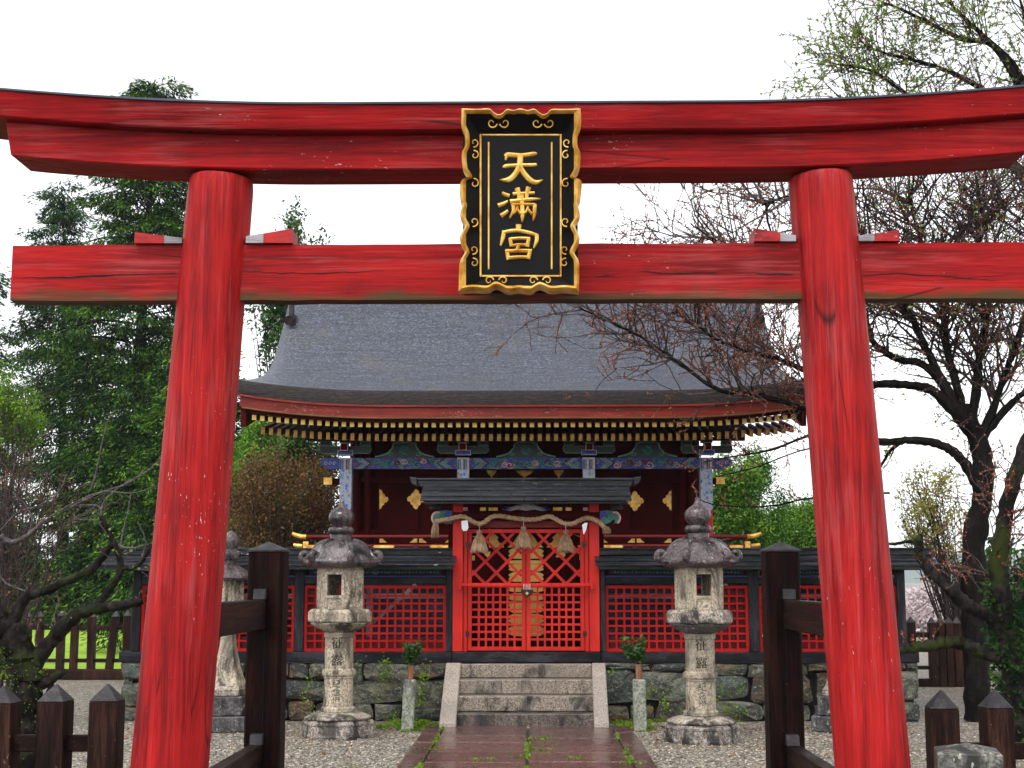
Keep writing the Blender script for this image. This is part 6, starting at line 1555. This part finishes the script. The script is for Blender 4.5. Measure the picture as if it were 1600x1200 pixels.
# ---- leafless reddish shrub on the left and tall budding tree at the upper right
rnd = random.Random(33); Yb = 15.5; base = at(10, 1000, Yb); base.z = 0
rb_ = thing('bare_shrub', base, 'leafless reddish shrub with fine upright twigs at the left edge', 'bush')
mb = MB(); tips = []
P3 = dict(wig=.10, up=.12, rmin=.0032, budlev=1, buds=1, off=.02, dens=[0, 3.0, 2.6, 2.2], shrink=1)
for k in range(15):
    e = at(rnd.uniform(-60, 105), rnd.uniform(690, 850), Yb+rnd.uniform(-.6, .6)); c = limb(mb, [base+Vector((rnd.uniform(-.1, .1), rnd.uniform(-.1, .1), 0)), base.lerp(e, .5)+Vector((rnd.uniform(-.2, .2), 0, .1)), e], .022, .008, rnd, 5, .004)
    along(mb, c, 9, .62, .007, 2, rnd, tips, P3, .35, Vector((.25, 0, .4)))
mb.build('twigs', M['twig'], rb_); tips_mesh('buds', tips, .034, .024, M['russet'], rb_, 9)
rnd = random.Random(44); Yt = 20.5; base = at(1690, 1000, Yt); base.z = 0
tt_ = thing('budding_tree', base, 'tall tree with fresh green leaf buds above the right end of the torii', 'tree')
mb = MB(); T = lambda px, py, Y=Yt: at(px, py, Y)
tk = limb(mb, [base, T(1690, 700), T(1680, 450), T(1670, 300)], .26, .16, rnd, 12, .02)
ls = [limb(mb, [T(a, b_) for a, b_ in pts], .07, .012, rnd, 8, .006) for pts in
      ([(1676, 380), (1640, 230), (1590, 110), (1530, 50), (1480, 0), (1440, -60)], [(1670, 300), (1600, 190), (1520, 130), (1450, 100), (1390, 85), (1350, 70)], [(1676, 400), (1600, 280), (1500, 200), (1420, 150), (1360, 110), (1300, 100)],
       [(1672, 350), (1650, 200), (1610, 60), (1580, -50)], [(1676, 330), (1560, 240), (1480, 220), (1400, 200), (1330, 160)], [(1680, 300), (1660, 150), (1650, 0), (1640, -80)], [(1640, 230), (1560, 80), (1500, 60), (1420, 20), (1370, 0)])]
mb.build('trunk', M['bark'], tt_, smooth=60)
tw = MB(); tips = []
P4 = dict(wig=.17, up=.06, rmin=.0042, budlev=1, buds=2, off=.012, dens=[0, 3.4, 2.6, 2.0], shrink=1)
for c in ls: along(tw, c, 32, 1.0, .012, 2, rnd, tips, P4, .3, Vector((-.2, 0, .3)))
tw.build('twigs', M['twig'], tt_); hv = len(tips)
rnd.shuffle(tips); tips_mesh('young_leaves', tips[:int(hv*.75)], .06, .034, M['young'], tt_, 11); tips_mesh('buds', tips[int(hv*.75):], .04, .028, M['bud'], tt_, 12)

# ================================================================== SMALL GROUND COVER
rnd = random.Random(77); rg = np.random.default_rng(77)
C_, D_ = [], []
def patch(px0, px1, py0, py1, n_, h=.03):
    for _ in range(n_):
        px, py = rnd.uniform(px0, px1), rnd.uniform(py0, py1); d = FW+RT*((px-800)/F_PX)+UP*((600-py)/F_PX); k = -CAM.z/d.z; p = CAM+d*k
        C_.append((p.x+rnd.gauss(0, .02), p.y+rnd.gauss(0, .03), rnd.uniform(.004, h))); D_.append((rnd.gauss(0, 1), rnd.gauss(0, 1), abs(rnd.gauss(0, .5))))
for _ in range(26): a = rnd.uniform(560, 690); b_ = rnd.uniform(1118, 1142); patch(a-9, a+9, b_-3, b_+3, 150)
for _ in range(16): a = rnd.uniform(945, 1030); b_ = rnd.uniform(1120, 1142); patch(a-9, a+9, b_-3, b_+3, 120)
for _ in range(16): a = rnd.uniform(440, 560); b_ = rnd.uniform(1112, 1124); patch(a-9, a+9, b_-2, b_+2, 110)
for _ in range(16): a = rnd.uniform(1010, 1260); b_ = rnd.uniform(1118, 1128); patch(a-9, a+9, b_-2, b_+2, 90)
leaf_mesh('moss', C_, D_, .03, .016, M['moss'], None, 5)['kind'] = 'stuff'
C_, D_ = [], []
for _ in range(15):                                            # weeds in the open joints of the path
    x = PC+rnd.choice([0, 0, -(PW-edge), PW-edge]); y = rnd.uniform(12.0, 15.8)
    for k in range(50): C_.append((x+rnd.gauss(0, .012), y+rnd.gauss(0, .09), rnd.uniform(.03, .06))); D_.append((rnd.gauss(0, 1), rnd.gauss(0, 1), abs(rnd.gauss(0, 1))))
for _ in range(8):
    x = PC+rnd.uniform(-.9, .9); y = rnd.uniform(12.2, 15.5)
    for k in range(35): C_.append((x+rnd.gauss(0, .07), y+rnd.gauss(0, .012), rnd.uniform(.034, .055))); D_.append((rnd.gauss(0, 1), rnd.gauss(0, 1), abs(rnd.gauss(0, 1))))
leaf_mesh('weeds', C_, D_, .032, .014, M['moss'], None, 6)['kind'] = 'stuff'
C_, D_ = [], []
for px0, px1, n_ in ((197, 690, 22), (945, 1400, 22)):         # weeds rooted between the wall stones
    for _ in range(n_):
        p = at(rnd.uniform(px0, px1), rnd.uniform(1040, 1118), YG-.25)
        for k in range(16): C_.append((p.x+rnd.gauss(0, .035), p.y-abs(rnd.gauss(0, .02)), p.z+rnd.gauss(0, .05))); D_.append((rnd.gauss(0, 1), rnd.gauss(0, 1), rnd.gauss(0, 1)))
for px, py in ((605, 1045), (660, 1065), (657, 1090), (598, 1050), (1040, 1100)):
    p = at(px, py, YG-.28)
    for k in range(60): C_.append((p.x+rnd.gauss(0, .03), p.y-abs(rnd.gauss(0, .03)), p.z+rnd.gauss(0, .07))); D_.append((rnd.gauss(0, 1), rnd.gauss(0, 1), rnd.gauss(0, 1)))
leaf_mesh('wall_weeds', C_, D_, .038, .02, M['moss'], None, 7)['kind'] = 'stuff'
n_ = 800; xs_ = rg.uniform(-6, 6, n_); ys_ = rg.uniform(11.5, 24, n_); k_ = (ys_ < 16.6) | (np.abs(xs_) > 5.2)
C_ = np.stack([xs_, ys_, np.full(n_, .012)], 1)[k_]; D_ = rg.normal(size=(len(C_), 3))*np.array([1, 1, .15])
leaf_mesh('fallen_leaves', C_, D_, .05, .03, M['fallen'], None, 8)['kind'] = 'stuff'
# loose pebbles over the gravel
n_ = 26000; ys_ = 10.5+(rg.uniform(0, 1, n_)**1.3)*7.5; xs_ = rg.uniform(-.40, .40, n_)*ys_; k_ = (np.abs(xs_-PC) > PW+.02) & (ys_ < 16.7)
xs_, ys_ = xs_[k_], ys_[k_]; n_ = len(xs_); rr = rg.uniform(.006, .017, n_)
octv = np.array([(1, 0, 0), (-1, 0, 0), (0, 1, 0), (0, -1, 0), (0, 0, .75), (0, 0, -.4)]); octf = np.array([(0, 2, 4), (2, 1, 4), (1, 3, 4), (3, 0, 4)])
V = octv[None]*rr[:, None, None]*rg.uniform(.7, 1.3, (n_, 6, 1)); th = rg.uniform(0, 6.28, n_); cs_, sn_ = np.cos(th)[:, None], np.sin(th)[:, None]
V = np.stack([V[..., 0]*cs_-V[..., 1]*sn_+xs_[:, None], V[..., 0]*sn_+V[..., 1]*cs_+ys_[:, None], V[..., 2]+.004], -1)
me = bpy.data.meshes.new('pebbles'); me.vertices.add(6*n_); me.vertices.foreach_set('co', V.reshape(-1).astype(np.float32))
F_ = (octf[None]+6*np.arange(n_)[:, None, None]).reshape(-1).astype(np.int32); me.loops.add(len(F_)); me.loops.foreach_set('vertex_index', F_)
me.polygons.add(len(F_)//3); me.polygons.foreach_set('loop_start', np.arange(0, len(F_), 3, dtype=np.int32)); me.polygons.foreach_set('loop_total', np.full(len(F_)//3, 3, dtype=np.int32)); me.update(calc_edges=True)
n = NT('loose pebbles'); n.base(n.ramp(n.isl(), [(.0, (.05, .042, .036)), (.3, (.18, .155, .12)), (.6, (.33, .285, .22)), (.9, (.48, .425, .345)), (1, (.58, .53, .45))])); n.rough(.5)
me.materials.append(n.m); link('pebbles', me)['kind'] = 'stuff'

# ================================================================== THE RAINY AIR
mb = MB(); mb.mm(-2300, 2300, -80, 4100, -1, 130)
hz = mb.build('haze', bpy.data.materials.new('haze')); hz['kind'] = 'stuff'
hm = hz.data.materials[0]; hm.use_nodes = True; hn = hm.node_tree; hn.nodes.clear()
ho = hn.nodes.new('ShaderNodeOutputMaterial'); hv_ = hn.nodes.new('ShaderNodeVolumePrincipled')
hv_.inputs['Color'].default_value = (.93, .96, 1, 1); hv_.inputs['Density'].default_value = .00024; hn.links.new(hv_.outputs[0], ho.inputs['Volume'])
